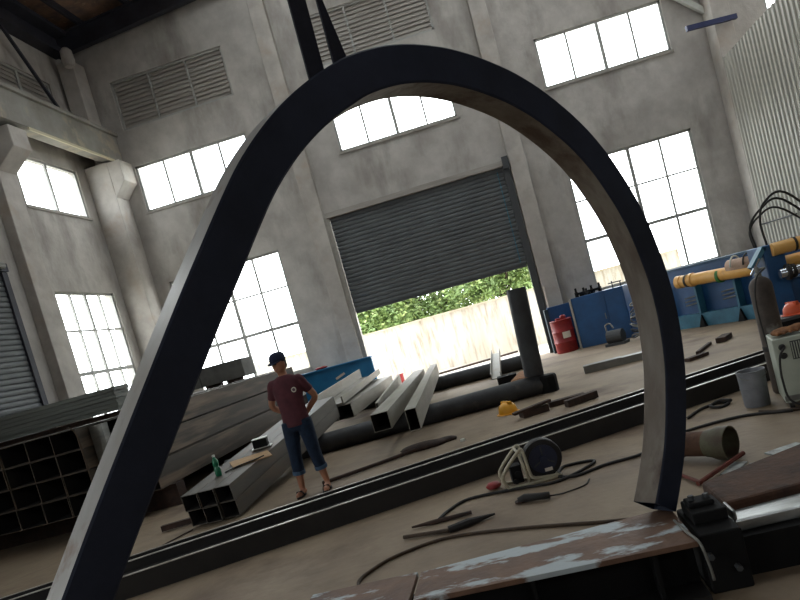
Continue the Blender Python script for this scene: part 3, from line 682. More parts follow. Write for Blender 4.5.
# ------------------------------------------------------------------ helmets, scrap on the floor
def helmet(x, y, z, mt, label, s=1., rz=0, tilt=0):
    b = root('safety_helmet', (x, y, z), label, 'helmet')
    M = T((x, y, z), rz, tilt)
    m = MB(); m.lathe([(.115*s, .0), (.118*s, .03*s), (.108*s, .08*s), (.08*s, .12*s), (.04*s, .142*s), (.0, .146*s)], M, 24); m.box(-.02*s, .02*s, -.09*s, .09*s, .105*s, .15*s, M)
    autosmooth(m.build('shell', mt, b), 50)
    m = MB(); m.lathe([(.115*s, 0), (.145*s, .0), (.147*s, .008), (.115*s, .014)], M, 24); m.box(-.07*s, .07*s, -.19*s, -.1*s, 0, .01, M); m.build('brim', mt, b)
helmet(-.28, 10.35, 0, helmet_y, 'yellow safety helmet lying on the floor in front of the black pipes', 1.25, .6)
b = root('wooden_crate', (3.85, 9.85, 0), 'dark crate carrying an orange helmet at the right edge', 'crate')
m = MB(); m.box(3.5, 4.3, 9.6, 10.1, 0, .4); m.build('crate_body', blackm, b, bevel=.01)
m = MB(); m.box(3.48, 4.32, 9.58, 10.12, .4, .44); m.build('crate_lid', guide_m, b)
helmet(3.86, 9.8, .445, helmet_o, 'orange safety helmet with a pale brim resting on the dark crate', 1.15, .3)
m = MB(); m.box(-.42, -.02, -.1, .1, 0, .1, T((.3, 9.75, 0), .35)); m.box(-.1, .45, -.08, .06, .0, .08, T((.42, 9.95, 0), .1)); m.bar((-.2, 9.5, .1), (.35, 9.7, .14), .1, .04)
tag(m.build('rusty_scrap_plate', rustdark, bevel=.01), 'dark rusty scrap pieces on the floor right of the yellow helmet', 'scrap')
m = MB(); m.bar((.55, 9.55, .05), (1.0, 9.75, .06), .12, .1); tag(m.build('rusty_scrap_bar', rustdark, bevel=.01), 'short rusty steel block against the rear floor channel', 'scrap')
cable([(-2.75, 8.35, .03), (-2.3, 8.6, .03), (-1.9, 8.85, .03), (-1.55, 9.1, .03)], .025, 'steel_bar', rustdark, 'brown steel bar on the floor right of the man', 'bar')
m = MB(); m.ell((-1.5, 9.2, .03), (.35, .18, .06)); m.ell((-1.2, 9.3, .02), (.2, .1, .05)); tag(m.build('rag_heap', rustdark, remesh=.03), 'brown dirty rag heap behind the floor channel', 'rag')
m = MB(); m.lathe([(.0, 0), (.035, 0), (.03, .03), (0, .035)], T((-.93, 9.0, 0)), 12); tag(m.build('white_cap', white_m), 'tiny white bottle cap on the floor behind the beams', 'cap')
m = MB(); m.box(-.35, .35, -.12, .12, 0, .14, T((1.55, 12.7, 0), rad(-4))); m.box(.3, 1.2, -.12, .12, 0, .13, T((1.6, 12.7, 0), rad(-4)))
tag(m.build('steel_slab', galv, bevel=.006), 'flat grey steel slab lying on the floor behind the arch', 'slab')
for i, (p, q, w, hh, lb) in enumerate((((2.9, 11.4, .03), (3.35, 12.2, .03), .05, .05, 'dark angle iron on the floor before the blue machine'), ((3.5, 12.1, .05), (3.75, 12.5, .05), .16, .08, 'black steel bracket scrap on the floor between the two loose bars'),
                                   ((3.9, 11.2, .03), (4.15, 11.5, .03), .12, .05, 'short dark bar, the rightmost scrap in front of the blue machine'), ((2.6, 10.9, .03), (2.95, 11.1, .03), .12, .05, 'short dark bar on the floor just right of the arch'))):
    m = MB(); m.bar(p, q, w, hh); tag(m.build('scrap_bar', rustdark), lb, 'scrap')

# ------------------------------------------------------------------ black pipe frame
def pipe(p, q, r, label):
    m = MB(); m.hpipe(p, q, r, .012, 32); autosmooth(o := m.build('black_pipe', pipe_m)); tag(o, label, 'pipe'); return o
pipe((-5.1, 10.88, .165), (.42, 11.55, .165), .165, 'thick black pipe lying on the floor under the steel tubes, nearer one')
pipe((-5.2, 16.7, .17), (.3, 16.5, .17), .17, 'thick black pipe lying on the floor near the door threshold')
pipe((.27, 11.52, .34), (.34, 11.52, 1.82), .165, 'dark grey pipe standing upright on the end of the lying pipe')
m = MB(); m.lathe([(.16, 0), (.165, .26), (.14, .3)], T((.46, 11.5, .0)), 8)
tag(m.build('pipe_joint_block', blackm, bevel=.01), 'dark rusty joint block at the foot of the upright pipe', 'joint')
b = root('pale_channel', (-.3, 15, 0), 'pale steel channel resting on the rear pipe beside the upright pipe', 'steel channel')
m = MB(); m.bar((-.43, 13.9, .2), (-.38, 17.2, .48), .2, .02); m.bar((-.53, 13.9, .26), (-.48, 17.2, .54), .015, .12); m.bar((-.33, 13.9, .26), (-.28, 17.2, .54), .015, .12); m.build('channel_section', tubel, b)
m = MB(); m.box(-.42, -.02, 13.7, 14.1, 0, .22); tag(m.build('black_box_section', blackm, bevel=.01), 'black square steel box at the foot of the pale channel', 'steel box')
m = MB(); m.bar((.0, 12.9, .1), (.2, 14.2, .1), .35, .18); tag(m.build('brown_sack', cloth_m, bevel=.05), 'dusty brown bundle on the floor left of the upright pipe', 'sack')

# ------------------------------------------------------------------ tube stacks
def tubes(name, origin, nx, nz, w, h, p, q, label, cat, mt=None, group=None, grouplabel=None):
    """separate hollow tubes in a grid, each its own thing"""
    d = (Vector(q)-Vector(p)).normalized(); a = d.cross(Vector((0, 0, 1))).normalized(); b = a.cross(d)
    proto = None
    for j in range(nz):
        for i in range(nx):
            off = a*(i*w)+b*(j*h)
            if proto is None:
                m = MB(); m.htube(Vector(p)+a*w/2+b*h/2, Vector(q)+a*w/2+b*h/2, w-.006, h-.006, .009, 1, 0)
                proto = m.build(name, [mt or tubeg, blackin]); o = proto; base = o.location.copy()
            else:
                o = proto.copy(); C.objects.link(o)
            jit = d*(random.uniform(-.03, .03))
            o.location = base+off+jit
            tag(o, label(i, j) if callable(label) else label, cat, group)
ordz = ['bottom', 'second', 'third', 'top']
cols = ['left end', 'fourth from right', 'third from right', 'second from right', 'right end']
# stack A, openings towards the camera
YS = 8.8
tubes('rectangular_tube', None, 6, 4, .41, .301, (-8.54, YS, .33), (-8.54, 17.4, .33),
      lambda i, j: 'rectangular steel tube in the big left stack, %s layer, %s' % (ordz[j], ['sixth from the right', 'fifth from the right', 'fourth from the right', 'third from the right', 'second from the right', 'at the right side'][i]),
      'steel tube', tubed, 'rectangular tubes of the big left stack')
for y in (9.6, 13.2, 16.6):
    m = MB(); m.box(-8.6, -5.35, y, y+.25, 0, .33); tag(m.build('timber_bearer', rustdark), {9.6: 'dark timber bearer under the near end of the big tube stack', 13.2: 'dark timber bearer under the middle of the big tube stack', 16.6: 'dark timber bearer under the far end of the big tube stack'}[y], 'timber')
# outer post/rope at the right front of the stack
m = MB(); m.box(-6.06, -5.86, 9.05, 9.2, .0, 1.5); tag(m.build('stack_side_plate', galv), 'grey upright plate at the right front side of the big tube stack', 'plate')
cable([(-6.3, 8.95, 1.56), (-6.15, 8.8, 1.545), (-6.07, 8.775, 1.4), (-6.06, 8.77, .9), (-6.05, 8.77, .012)], .012, 'rope', hose_m, 'dark rope hanging down the corner of the big tube stack', 'rope')
# ribbed long sections lying on top
b = root('ribbed_sheet_bundle', (-7.2, 9.3, 1.45), 'bundle of grey green ribbed steel sheets lying on the front of the big stack', 'steel sheets')
m = MB(); MR = T((-5.68, 9.3, 0), rad(3))
for k in range(6):
    m.box(-3.6, 0.03*(k % 2), -.005-.035*(k % 2), .4, 1.62+k*.058, 1.62+k*.058+.0585, MR)
m.build('sheet', mat('sheet_steel', (92, 96, 90), (74, 77, 72), rough=.55, metal=.3, scale=3, stretch=(.3, 1, 3)), b, bevel=.004)
m = MB(); m.box(-3.6, -.15, -.04, .38, 1.6, 1.615, MR); m.build('bearer', rustdark, b)
m = MB(); m.box(-3.3, .0, .1, .3, 1.54, 1.6, MR); m.build('bearer', rustdark, b)
# side runs of longer tubes right of the stack
tubes('long_square_tube', None, 1, 1, .42, .37, (-6.07, 9.4, 1.145), (-6.07, 17.4, 1.145), 'long brown rectangular tube laid along the right flank of the stack, top one', 'steel tube', tubed)
tubes('long_square_tube', None, 1, 1, .49, .385, (-6.05, 9.35, .745), (-6.05, 17.4, .745), 'long brown rectangular tube laid along the right flank of the stack, middle one', 'steel tube', tubed)
tubes('long_square_tube', None, 1, 1, .62, .4, (-6.05, 9.3, .33), (-6.05, 17.2, .33), 'wide brown rectangular tube laid along the right flank of the stack, lowest one', 'steel tube', tubed)
# grey block pack on top at the far end
b = root('steel_block_pack', (-7.4, 15.9, 1.5), 'two grey boxes side by side on the far end of the big tube stack', 'boxes')
for x0, x1 in ((-9.1, -7.42), (-7.4, -6.28)):
    m = MB(); m.box(x0, x1, 15.75, 16.5, 1.6, 2.05); m.build('box', mat('pack_grey', (112, 112, 108), (96, 96, 92), rough=.8, scale=4), b, bevel=.02)
for x in (-8.6, -7.35, -6.8):
    m = MB(); m.box(x, x+.18, 15.8, 16.45, 1.535, 1.6); m.build('bearer', rustdark, b)

# bundle 1, with the bottle
p1, q1 = Vector((-4.24, 7.68, .02)), Vector((-3.95, 12.1, .425))
tubes('square_tube', None, 3, 2, .213, .205, p1, q1,
      lambda i, j: 'open square steel tube of the small floor bundle, %s row, %s' % (('lower', 'upper')[j], ('left', 'middle', 'right')[i]), 'steel tube', tubeg, 'square tubes of the bundle beside the man')
d1 = (q1-p1).normalized()
def on1(t, o, z=0): return p1+d1*t+Vector((o, 0, .413+z))
b = root('green_bottle', on1(.5, .24), 'green plastic bottle standing on the square tube bundle', 'bottle')
c = on1(.5, .24); m = MB(); m.lathe([(.036, 0), (.04, .02), (.04, .1), (.03, .13), (.04, .16), (.038, .2), (.016, .235), (.016, .25)], T(c), 16); autosmooth(m.build('bottle_body', green_m, b))
m = MB(); m.lathe([(.019, .25), (.019, .275), (0, .275)], T(c), 12); m.build('cap', white_m, b)
c = on1(1.5, .42); b = root('black_cup_holder', c, 'small black box with a white rim on the tube bundle behind the bottle', 'box')
m = MB(); m.box(-.1, .1, -.08, .08, .02, .14, T(c, .2)); m.build('box_body', blackm, b, bevel=.01)
m = MB(); m.box(-.105, .105, -.085, .085, .14, .15, T(c, .2)); m.box(-.14, .14, -.1, .1, .01, .02, T(c, .2)); m.build('rim', white_m, b)
c = on1(1.0, .5); m = MB(); m.box(-.3, .22, -.22, .18, .0, .012, T(c, .5, rad(5))); tag(m.build('cardboard_sheet', card_m), 'flattened brown cardboard lying on the tube bundle in front of the black box', 'cardboard')
m = MB(); m.sweep(catmull([on1(.55, .3, .01), on1(.7, .42, .015), on1(.8, .6, .02), on1(.95, .67, .01)], 4), .01, 6); tag(m.build('cable', rubber), 'short black cord on the tube bundle beside the cardboard', 'cable')
m = MB(); m.bar((-4.75, 7.9, .05), (-4.25, 8.0, .05), .07, .07); tag(m.build('timber_block', rustdark), 'dark timber end poking out left of the square tube bundle', 'timber')
m = MB(); m.sweep([(-4.45, 6.9, .01), (-4.2, 7.6, .01)], .008, 6); tag(m.build('rod', rustdark), 'thin steel rod on the floor in front of the square tube bundle', 'rod')

# wide channel and tubes behind the man
b = root('wide_channel', (-3.8, 14.5, .4), 'wide pale steel channel resting on the pipes behind the man', 'steel channel')
pa, pb = Vector((-3.5, 12.3, .64)), Vector((-3.7, 17.5, .74))
dc = (pb-pa).normalized(); ac = dc.cross(Vector((0, 0, 1)))
m = MB(); m.bar(pa-ac*.25+Vector((0, 0, .12)), pb-ac*.25+Vector((0, 0, .12)), .03, .26); m.bar(pa, pb, .5, .03); m.bar(pa+ac*.25+Vector((0, 0, .06)), pb+ac*.25+Vector((0, 0, .06)), .03, .14); m.build('channel_section', tubel, b)
tubes('rectangular_tube', None, 2, 1, .3, .27, (-3.72, 12.35, .335), (-3.78, 17.6, .345), lambda i, j: 'pale rectangular tube behind the bundle end near the door jamb, %s' % ('left one', 'right one')[i], 'steel tube', tubel)
# tubes with open end
tubes('square_tube', None, 1, 1, .26, .26, (-2.12, 9.25, .37), (-2.42, 16.5, .37), 'square steel tube with a black open end lying over the black pipe', 'steel tube', tubel)
tubes('flat_bar', None, 1, 1, .05, .28, (-2.3, 10.6, .37), (-2.85, 16.6, .37), 'narrow flat bar lying left of the square tube with black open end', 'steel bar', tubel)
tubes('square_tube', None, 1, 1, .16, .3, (-1.55, 8.75, .33), (-1.98, 16.4, .38), 'pale steel tube lying over the black pipe, nearest the helmet', 'steel tube', tubel)

# blue panels beside the left door jamb
b = root('blue_panel_beam', (-4.6, 18, .0), 'bright blue painted steel beam along the back wall behind the man', 'steel beam')
m = MB(); m.box(-5.6, -3.62, 17.75, 17.85, .3, 1.2); m.build('panel', bluep_m, b)
m = MB(); m.box(-5.6, -3.62, 17.7, 17.95, 1.2, 1.24); m.box(-5.6, -3.62, 17.7, 17.95, .26, .3); m.build('flange', bluep_m, b)
m = MB(); m.box(-5.5, -5.4, 17.8, 17.9, 0, .3); m.box(-3.8, -3.7, 17.8, 17.9, 0, .3); m.build('leg', bluep_m, b)
m = MB(); m.box(-.14, .14, -.006, 0, -.03, .03, T((-4.55, 17.745, .93), 0, 0, rad(-20))); m.build('paper_label', label_m, b)
m = MB(); m.ell((-4.95, 17.82, 1.27), (.12, .06, .04)); m.ell((-5.1, 17.82, 1.27), (.1, .06, .035)); tag(m.build('red_rag', red_m, remesh=.015), 'red rag lying on top of the blue panel behind the man', 'rag')

# ------------------------------------------------------------------ red drum, blue cabinets
b = root('red_drum', (1.42, 17.9, 0), 'red steel drum with a pale label standing beside the door', 'drum')
m = MB(); r = .28; pr = [(r-.01, 0), (r, .02)]
for z in (.28, .56): pr += [(r, z-.03), (r+.015, z), (r, z+.03)]
pr += [(r, .83), (r+.01, .85), (r-.01, .86), (r-.02, .84), (0, .84)]
m.lathe(pr, T((1.42, 17.9, 0)), 32); autosmooth(m.build('drum_body', red_m, b))
m = MB(); vs = [(1.42+(r+.018)*cos(a), 17.9+(r+.018)*sin(a), z) for z in (.38, .54) for a in [rad(-100+k*8) for k in range(6)]]
m.add(vs, [(k, k+1, 7+k, 6+k) for k in range(5)]); m.build('label', label_m, b)
m = MB(); m.box(1.3, 1.56, 17.8, 18.0, .86, .9); m.ell((1.5, 17.9, .92), (.08, .08, .05)); m.build('lid_fitting', red_m, b)
m = MB(); m.sweep([(1.25, 18.75, .0), (1.28, 18.7, 1.8)], .02, 8); tag(m.build('standing_pole', label_m), 'thin pale pole leaning beside the right door jamb behind the drum', 'pole')
b = root('blue_cabinet', (1.4, 18.5, 0), 'narrow blue cabinet with a dark side next to the door jamb', 'cabinet')
m = MB(); m.box(1.2, 2.0, 18.35, 18.7, 0, 1.22); m.build('body', blue_m, b, bevel=.01)
m = MB(); m.box(1.1, 1.2, 18.3, 18.7, 0, 1.18); m.build('side_panel', mat('dark_teal', (26, 52, 62), rough=.6), b)
m = MB(); m.box(1.25, 1.9, 18.34, 18.352, .1, 1.15); m.build('door', blue_m, b)
b = root('blue_tool_cabinet', (2.2, 17.4, 0), 'big blue steel cabinet with fittings on its top, right of the red drum', 'cabinet')
MC = T((1.78, 17.72, 0), rad(-24))
m = MB(); m.box(0, 1.35, 0, .8, 0, 1.3, MC); m.build('body', blue_m, b, bevel=.015)
m = MB(); m.box(.05, .85, -.012, 0, .08, 1.22, MC); m.build('door', blue_m, b); m = MB(); m.box(.88, 1.3, -.012, 0, .08, 1.22, MC); m.build('door', blue_m, b)
m = MB(); m.box(.78, .8, -.03, -.012, .6, .75, MC); m.build('handle', galv, b)
m = MB(); m.box(-.05, -.0, -.02, .1, .0, 1.3, MC); m.build('corner_strip', sill_m, b)
rnd = random.Random(5)
b = root('valve_set', MC @ Vector((.45, .3, 1.3)), 'cluster of black valves and fittings on top of the blue cabinet', 'valves')
m = MB()
for k in range(8):
    x = rnd.uniform(.1, .75); y = rnd.uniform(.1, .4); hh = rnd.uniform(.08, .24); m.lathe([(.05, 0), (.05, hh*.5), (.03, hh*.6), (.03, hh), (0, hh)], MC @ T((x, y, 1.3)), 10)
m.build('valve', blackm, b)
m = MB(); m.sweep([MC @ Vector((.1, .25, 1.38)), MC @ Vector((.75, .25, 1.38))], .03, 8); m.build('manifold', blackm, b)
m = MB(); m.sweep([MC @ Vector((1.1, .1, 1.3)), MC @ Vector((1.1, .1, 1.48))], .018, 8); m.sweep([MC @ Vector((1.3, .1, 1.3)), MC @ Vector((1.3, .1, 1.44))], .015, 8); m.sweep([MC @ Vector((1.0, .1, 1.43)), MC @ Vector((1.34, .1, 1.43))], .014, 8)
tag(m.build('guard_rail', darksteel), 'thin dark rail on the right half of the blue cabinet top', 'rail')
b = root('pump_motor', (2.35, 16.4, 0), 'small grey electric motor on the floor in front of the blue cabinet', 'motor')
m = MB(); m.sweep([(2.3, 16.5, .2), (2.62, 16.3, .2)], .16, 16); m.build('motor_body', guide_m, b, smooth=False)
m = MB(); m.box(-.25, .25, -.15, .15, 0, .06, T((2.46, 16.4, 0), rad(-30))); m.build('base_plate', guide_m, b)
m = MB(); m.sweep(catmull([(2.3, 16.5, .36), (2.3, 16.5, .5), (2.4, 16.45, .52), (2.45, 16.4, .4)], 4), .02, 8); m.build('lifting_eye', galv, b)
for k in range(7):
    a0 = k*.7
    pts = [(3.0+.22*cos(a)+.02*k, 16.15+.12*sin(a), .12+k*.12+.05*sin(2*a+k)) for a in [2*PI*i/14 for i in range(15)]]
    m = MB(); m.sweep(pts, .018, 6); tag(m.build('cable_loop', guide_m if k % 2 else galv, smooth=True), 'grey cable loop hanging in the pile beside the blue machine end', 'cable', 'cable loops hanging beside the blue machine')

# ------------------------------------------------------------------ blue machine with yellow hydraulic cylinder
A = Vector((3.2, 17.05, 0)); d = Vector((.55, -.835, 0)).normalized(); nrm = Vector((-d.y, d.x, 0))*-1   # nrm points to the camera side
nrm = Vector((d.y, -d.x, 0))
def MP(s, o, z): return A+d*s+nrm*o+Vector((0, 0, z))
def mbox(m, s0, s1, o0, o1, z0, z1):
    vs = [MP(s, o, z) for s in (s0, s1) for o in (o0, o1) for z in (z0, z1)]
    m.add(vs, [(0, 1, 3, 2), (4, 6, 7, 5), (0, 4, 5, 1), (2, 3, 7, 6), (0, 2, 6, 4), (1, 5, 7, 3)])
b = root('blue_press_machine', A+d*2, 'long blue pipe bending machine body along the corrugated partition', 'machine')
m = MB(); mbox(m, 0, 4.8, -.7, -.1, 0, 1.34); m.build('body', blue_m, b, bevel=.015)
m = MB(); mbox(m, -.05, 4.8, -.75, -.06, 1.34, 1.37); m.build('top_plate', mat('dusty_blue', (92, 112, 128), (60, 88, 116), rough=.8, scale=4), b)
m = MB(); mbox(m, .1, 4.6, -.1, .06, .0, .3); m.build('base_plate', lblue_m, b, bevel=.01)
for s in (.9, 1.9, 2.9, 3.7):
    m = MB(); mbox(m, s, s+.05, -.1, .1, .3, 1.0); m.build('strut', lblue_m, b)
    m = MB(); m.add([MP(s-.05, .06, 0), MP(s+.12, .06, 0), MP(s+.025, .06, .26), MP(s-.05, .14, 0), MP(s+.12, .14, 0), MP(s+.025, .1, .26)], [(0, 1, 2), (5, 4, 3), (0, 3, 4, 1), (1, 4, 5, 2), (2, 5, 3, 0)]); m.build('foot_gusset', blackm, b)
for s in (.45, 1.45, 2.45, 3.3):
    m = MB()
    for k in range(3): m.sweep([MP(s, -.06, .5+.08*k), MP(s+.4, -.06, .53+.08*k)], .015, 6)
    m.build('rung', galv, b)
b = root('hydraulic_cylinder', MP(1.6, .2, 1.0), 'long yellow hydraulic cylinder mounted along the front of the blue machine', 'hydraulic cylinder')
c0, c1 = MP(1.75, .2, 1.07), MP(3.75, .2, 1.0); dcy = (c1-c0).normalized()
m = MB(); m.sweep([c0, c0.lerp(c1, 1)], .13, 24); autosmooth(m.build('barrel', yellow_m, b))
m = MB(); m.sweep([c0-dcy*.14, c0-dcy*.02], .14, 20); m.sweep([c0+dcy*.22, c0+dcy*.3], .15, 20); autosmooth(m.build('end_flange', yellow_m, b))
m = MB(); m.sweep([c0+dcy*.12, c0+dcy*.17], .142, 20); m.build('dark_band', rubber, b)
m = MB(); m.sweep([c0+dcy*.95+Vector((0, 0, -.02)), c0+dcy*1.02+Vector((0, 0, -.02))], .146, 16); m.build('green_band', mat('green_paint', (40, 110, 40), rough=.5), b)
m = MB(); m.sweep([c0.lerp(c1, .62)+Vector((0, 0, .12)), c1+Vector((0, 0, .12))], .14, 16); m.build('valve_housing', mat('dusty_pink', (178, 152, 132), (150, 126, 108), rough=.8, scale=6), b, smooth=True)
for t in (.7, .85, 1.0):
    c = c0.lerp(c1, t)+Vector((0, 0, .12)); m = MB(); m.sweep([c+nrm*.17*cos(a)+Vector((0, 0, .2*sin(a))) for a in [PI*k/10 for k in range(11)]], .018, 8); m.build('hose', rubber if t > .8 else white_m, b, smooth=True)

# near bending head at the right edge
b = root('bending_head', (4.5, 11.8, 0), 'navy blue bending head block with hydraulic rods at the right edge', 'machine')
m = MB(); m.box(4.28, 4.6, 11.5, 12.2, .0, 1.42); m.build('upright', blue_m, b, bevel=.02)
m = MB(); m.bar((4.08, 11.6, 1.12), (4.32, 11.6, 1.4), .2, .07); m.build('slanted_plate', lblue_m, b)
m = MB(); m.box(4.6, 6.4, 11.6, 12.3, 0, .8); m.build('bed', blue_m, b, bevel=.02)
m = MB(); m.sweep([(4.02, 11.5, 1.02), (4.2, 11.5, 1.25)], .02, 8); m.build('lever', chrome, b)
for zz, yy, r, mt, nm in ((1.33, 11.45, .105, yellow_m, 'yellow_cylinder'), (1.06, 11.7, .12, yellow_m, 'yellow_cylinder'), (.93, 11.35, .08, chrome, 'chrome_rod')):
    m = MB(); m.sweep([(4.4, yy, zz), (6.3, yy-.15, zz)], r, 20); autosmooth(m.build(nm, mt, b))
for r, x in ((.13, 4.5), (.11, 4.58)):
    m = MB(); m.sweep([(x, 11.35, .93), (x+.05, 11.35, .93)], r, 20); m.build('gland_ring', rubber, b)
m = MB(); m.sweep([(4.72, 11.43, 1.33), (4.76, 11.43, 1.33)], .115, 20); m.build('clamp_band', rubber, b)
for k, (y0, hgt, r) in enumerate(((11.9, .62, .02), (12.1, .5, .018), (11.7, .7, .02))):
    pts = [(4.34+.05*k, y0, 1.4), (4.32+.05*k, y0, 1.4+hgt*.6), (4.55, y0, 1.4+hgt), (4.9, y0, 1.5+hgt*.95), (5.5, y0, 1.4)]
    cable(pts, r, 'hose', rubber, ['black hydraulic hose arching over the bending head, middle one', 'black hydraulic hose arching over the bending head, lowest one', 'black hydraulic hose arching over the bending head, topmost one'][k], 'hose')
m = MB(); m.box(6.5, 6.75, 18.5, 18.8, .95, 1.3); m.sweep([(6.4, 18.5, .9), (6.55, 18.5, 1.2), (6.75, 18.5, 1.0)], .03, 8)
tag(m.build('switch_box', guide_m), 'small grey switch box in the corner beside the partition', 'switch box')

# ------------------------------------------------------------------ the man
px, py = -2.75, 8.05
man = root('person', (px, py, 0), 'man in maroon t-shirt, rolled jeans and navy cap standing with hands behind his back', 'person')
S = 1.0
def limb(m, pts, rs, n=14): m.sweep(catmull(pts, 4), [rs[min(int(i/4), len(rs)-2)]+(rs[min(int(i/4)+1, len(rs)-1)]-rs[min(int(i/4), len(rs)-2)])*((i % 4)/4) if i < 4*(len(rs)-1) else rs[-1] for i in range(4*(len(pts)-1)+1)], n)
def at(x, y, z): return (px+x, py+y, z)
# joints
hipL, hipR = (-.09, 0, .92), (.09, 0, .92)
kneeL, kneeR = (-.125, -.03, .5), (.12, -.02, .5)
ankL, ankR = (-.165, .0, .09), (.15, .05, .09)
shL, shR = (-.175, .01, 1.41), (.175, .01, 1.41)
elL, elR = (-.275, .09, 1.15), (.285, .09, 1.15)
wrL, wrR = (-.1, .18, .98), (.1, .18, .97)
body = MB()
for h_, k_, a_ in ((hipL, kneeL, ankL), (hipR, kneeR, ankR)):
    limb(body, [at(*h_), at(*[(h_[i]+k_[i])/2 for i in range(3)]), at(*k_), at(*[(k_[i]*.6+a_[i]*.4) for i in range(3)]), at(*a_)], [.085, .075, .055, .058, .036])
    fx = a_[0]; sg = -1 if fx < 0 else 1
    limb(body, [at(fx, .06, .045), at(fx, 0, .05), at(fx+sg*.015, -.1, .035), at(fx+sg*.025, -.17, .028)], [.036, .042, .042, .03])
body.loft([(px, py, .88, .15, .1), (px, py, 1.0, .145, .095), (px, py+.005, 1.12, .135, .09), (px, py, 1.25, .155, .1), (px, py, 1.36, .17, .105), (px, py, 1.44, .16, .09), (px, py, 1.48, .08, .06)])
limb(body, [at(0, .0, 1.44), at(-.003, -.005, 1.52), at(-.008, -.02, 1.58)], [.062, .055, .056])
for s_, e_, w_ in ((shL, elL, wrL), (shR, elR, wrR)):
    limb(body, [at(*s_), at(*[(s_[i]+e_[i])/2 for i in range(3)]), at(*e_), at(*[(e_[i]+w_[i])/2 for i in range(3)]), at(*w_)], [.055, .048, .04, .038, .027])
    sg = 1 if w_[0] < 0 else -1
    body.ell(at(w_[0]+sg*.05, w_[1]+.01, w_[2]-.03), (.05, .018, .036), Matrix.Rotation(sg*.4, 3, 'Y'))
    for f in range(4):
        z0 = w_[2]-.012-.017*f; x0 = w_[0]+sg*.085; L_ = (.052, .06, .056, .044)[f]
        body.sweep(catmull([at(x0, w_[1]+.01, z0-.015), at(x0+sg*L_*.6, w_[1]+.02, z0-.025), at(x0+sg*L_, w_[1]+.004, z0-.035)], 3), .0095, 7)
    body.sweep(catmull([at(w_[0]+sg*.02, w_[1]+.015, w_[2]+.0), at(w_[0]+sg*.055, w_[1]+.025, w_[2]+.02), at(w_[0]+sg*.09, w_[1]+.02, w_[2]+.018)], 3), .011, 7)
# head, turned a little down and to the viewer's left
HM = Matrix.Rotation(rad(-22), 3, 'Z') @ Matrix.Rotation(rad(5), 3, 'X')
hc = Vector(at(-.005, -.03, 1.645))
body.ell(hc, (.078, .094, .112), HM)
body.ell(hc+HM @ Vector((0, -.022, -.05)), (.058, .066, .062), HM)
body.sweep([hc+HM @ Vector((0, -.088, .015)), hc+HM @ Vector((0, -.108, -.022)), hc+HM @ Vector((0, -.09, -.03))], [.01, .016, .012], 8)
for sg in (-1, 1): body.ell(hc+HM @ Vector((sg*.08, .005, -.01)), (.012, .02, .032), HM)
bo = body.build('body', skin_m, man, remesh=.011)
face = MB()
for sg in (-1, 1): face.ell(hc+HM @ Vector((sg*.03, -.087, .012)), (.014, .006, .007), HM, 10, 6)
face.build('eyes', hair_m, man)
m = MB()
for sg in (-1, 1): m.sweep([hc+HM @ Vector((sg*.014, -.094, .032)), hc+HM @ Vector((sg*.046, -.082, .034))], .005, 6)
m.build('eyebrows', hair_m, man)
m = MB(); m.sweep(catmull([hc+HM @ Vector((-.026, -.083, -.056)), hc+HM @ Vector((0, -.09, -.058)), hc+HM @ Vector((.026, -.083, -.056))], 3), .006, 6); m.build('mouth', mat('lips', (132, 74, 66), rough=.6), man)
m = MB(); m.ell(hc+HM @ Vector((0, .02, .02)), (.084, .09, .098), HM); m.ell(hc+HM @ Vector((0, .055, -.03)), (.07, .05, .06), HM)
m.build('hair', hair_m, man, remesh=.01)
m = MB(); CMt = Matrix.Translation(hc+HM @ Vector((0, .006, .045))) @ HM.to_4x4()
m.lathe([(.096, -.01), (.1, .02), (.097, .055), (.075, .088), (.035, .102), (0, .104)], CMt @ Matrix.Diagonal((.95, 1.08, 1, 1)), 24)
m.build('cap_crown', cap_m, man, smooth=True)
m = MB(); bp = []
for k in range(11):
    a = PI+PI*k/10; bp.append((.084*cos(a), -.055+.115*sin(a)))
m.prism(bp, CMt @ Matrix.Rotation(rad(10), 4, 'X'), -.004, .008); m.build('cap_brim', cap_m, man, bevel=.003)
# t-shirt
m = MB()
m.loft([(px, py, .86, .172, .125), (px, py, .94, .17, .123), (px, py+.005, 1.05, .163, .115), (px, py, 1.2, .172, .118), (px, py, 1.33, .18, .12), (px, py, 1.42, .172, .1), (px, py, 1.475, .12, .078), (px, py, 1.5, .07, .065)])
for s_, e_ in ((shL, elL), (shR, elR)):
    mid = [(s_[i]*.35+e_[i]*.65) for i in range(3)]
    limb(m, [at(s_[0]*.8, s_[1], s_[2]-.0), at(*s_), at(*[(s_[i]*.6+e_[i]*.4) for i in range(3)]), at(*mid)], [.06, .06, .058, .062])
m.build('t_shirt', shirt_m, man, remesh=.012)
m = MB(); m.lathe([(.0, 0), (.032, 0), (.032, .004), (0, .004)], T(at(.118, -.117, 1.3), 0, rad(90)), 18)
m.build('shirt_emblem', label_m, man)
m = MB(); m.lathe([(.0, 0), (.019, 0), (.019, .004), (0, .004)], T(at(.118, -.121, 1.3), 0, rad(90)), 14); m.build('emblem_centre', mat('emblem_grey', (96, 76, 86), rough=.8), man)
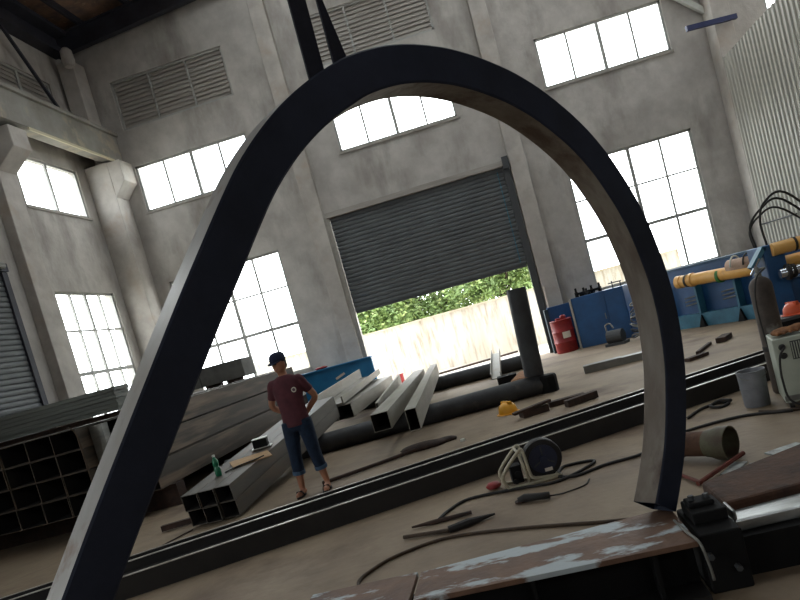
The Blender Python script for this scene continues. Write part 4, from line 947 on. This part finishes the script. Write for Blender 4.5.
# jeans rolled below the knee
m = MB()
m.loft([(px, py, .80, .16, .105), (px, py, .88, .165, .118), (px, py, .97, .152, .11), (px, py, 1.0, .148, .106)])
for h_, k_, a_ in ((hipL, kneeL, ankL), (hipR, kneeR, ankR)):
    c1_ = [k_[i]*.52+a_[i]*.48 for i in range(3)]
    limb(m, [at(*h_), at(*[(h_[i]+k_[i])/2 for i in range(3)]), at(*k_), at(*c1_)], [.105, .094, .078, .074])
m.build('jeans', jean_m, man, remesh=.012)
for k_, a_ in ((kneeL, ankL), (kneeR, ankR)):
    m = MB(); q0 = Vector(at(*[k_[i]*.56+a_[i]*.44 for i in range(3)])); q1_ = Vector(at(*[k_[i]*.44+a_[i]*.56 for i in range(3)]))
    m.sweep([q0, q1_], .08, 18); m.build('rolled_cuff', mat('denim_light', (66, 90, 116), rough=.95), man, bevel=.006)
for a_ in (ankL, ankR):
    sg = -1 if a_[0] < 0 else 1; fx = a_[0]
    m = MB(); sole = [(fx+sg*.01+.05*cos(t)*(1 if sin(t) < 0 else .85), -.055+.145*sin(t)) for t in [2*PI*k/16 for k in range(16)]]
    m.prism(sole, T((px, py, 0)), 0, .022); m.sweep([at(fx-.045+sg*.012, -.09, .02), at(fx-.03+sg*.015, -.1, .07), at(fx+.03+sg*.015, -.1, .07), at(fx+.05+sg*.012, -.09, .02)], .012, 8)
    m.build('sandal', rubber, man)

# ------------------------------------------------------------------ camera
roll, pitch, yaw = rad(15.32), rad(-4.01), rad(-6.75)
fwd = Vector((cos(pitch)*sin(yaw), cos(pitch)*cos(yaw), sin(pitch)))
r0 = Vector((cos(yaw), -sin(yaw), 0)); d0 = fwd.cross(r0)
r2 = r0*cos(roll)+d0*sin(roll); d2 = -r0*sin(roll)+d0*cos(roll)
cam = bpy.data.cameras.new('camera'); co = bpy.data.objects.new('camera', cam); C.objects.link(co)
Rm = Matrix((r2, -d2, -fwd)).transposed()
co.matrix_world = Matrix.Translation((0, 0, 1.62)) @ Rm.to_4x4()
cam.sensor_width = 36; cam.sensor_fit = 'HORIZONTAL'; cam.lens = 36*680/800
cam.shift_x = -34/800; cam.shift_y = 73/800
cam.clip_start = .05; cam.clip_end = 200
bpy.context.scene.camera = co

# ------------------------------------------------------------------ light: overcast sky
w = bpy.data.worlds.new('overcast'); bpy.context.scene.world = w; w.use_nodes = True
bg = w.node_tree.nodes['Background']; bg.inputs['Color'].default_value = (.93, .965, 1., 1); bg.inputs['Strength'].default_value = 10.5
sc = bpy.context.scene
sc.view_settings.view_transform = 'Standard'; sc.view_settings.look = 'None'; sc.view_settings.gamma = 1; sc.view_settings.exposure = 0
sc.cycles.max_bounces = 8; sc.cycles.diffuse_bounces = 5; sc.cycles.glossy_bounces = 3; sc.cycles.transparent_max_bounces = 12
sc.cycles.sample_clamp_indirect = 8; sc.cycles.use_denoising = True
sc.cycles.caustics_reflective = False; sc.cycles.caustics_refractive = False
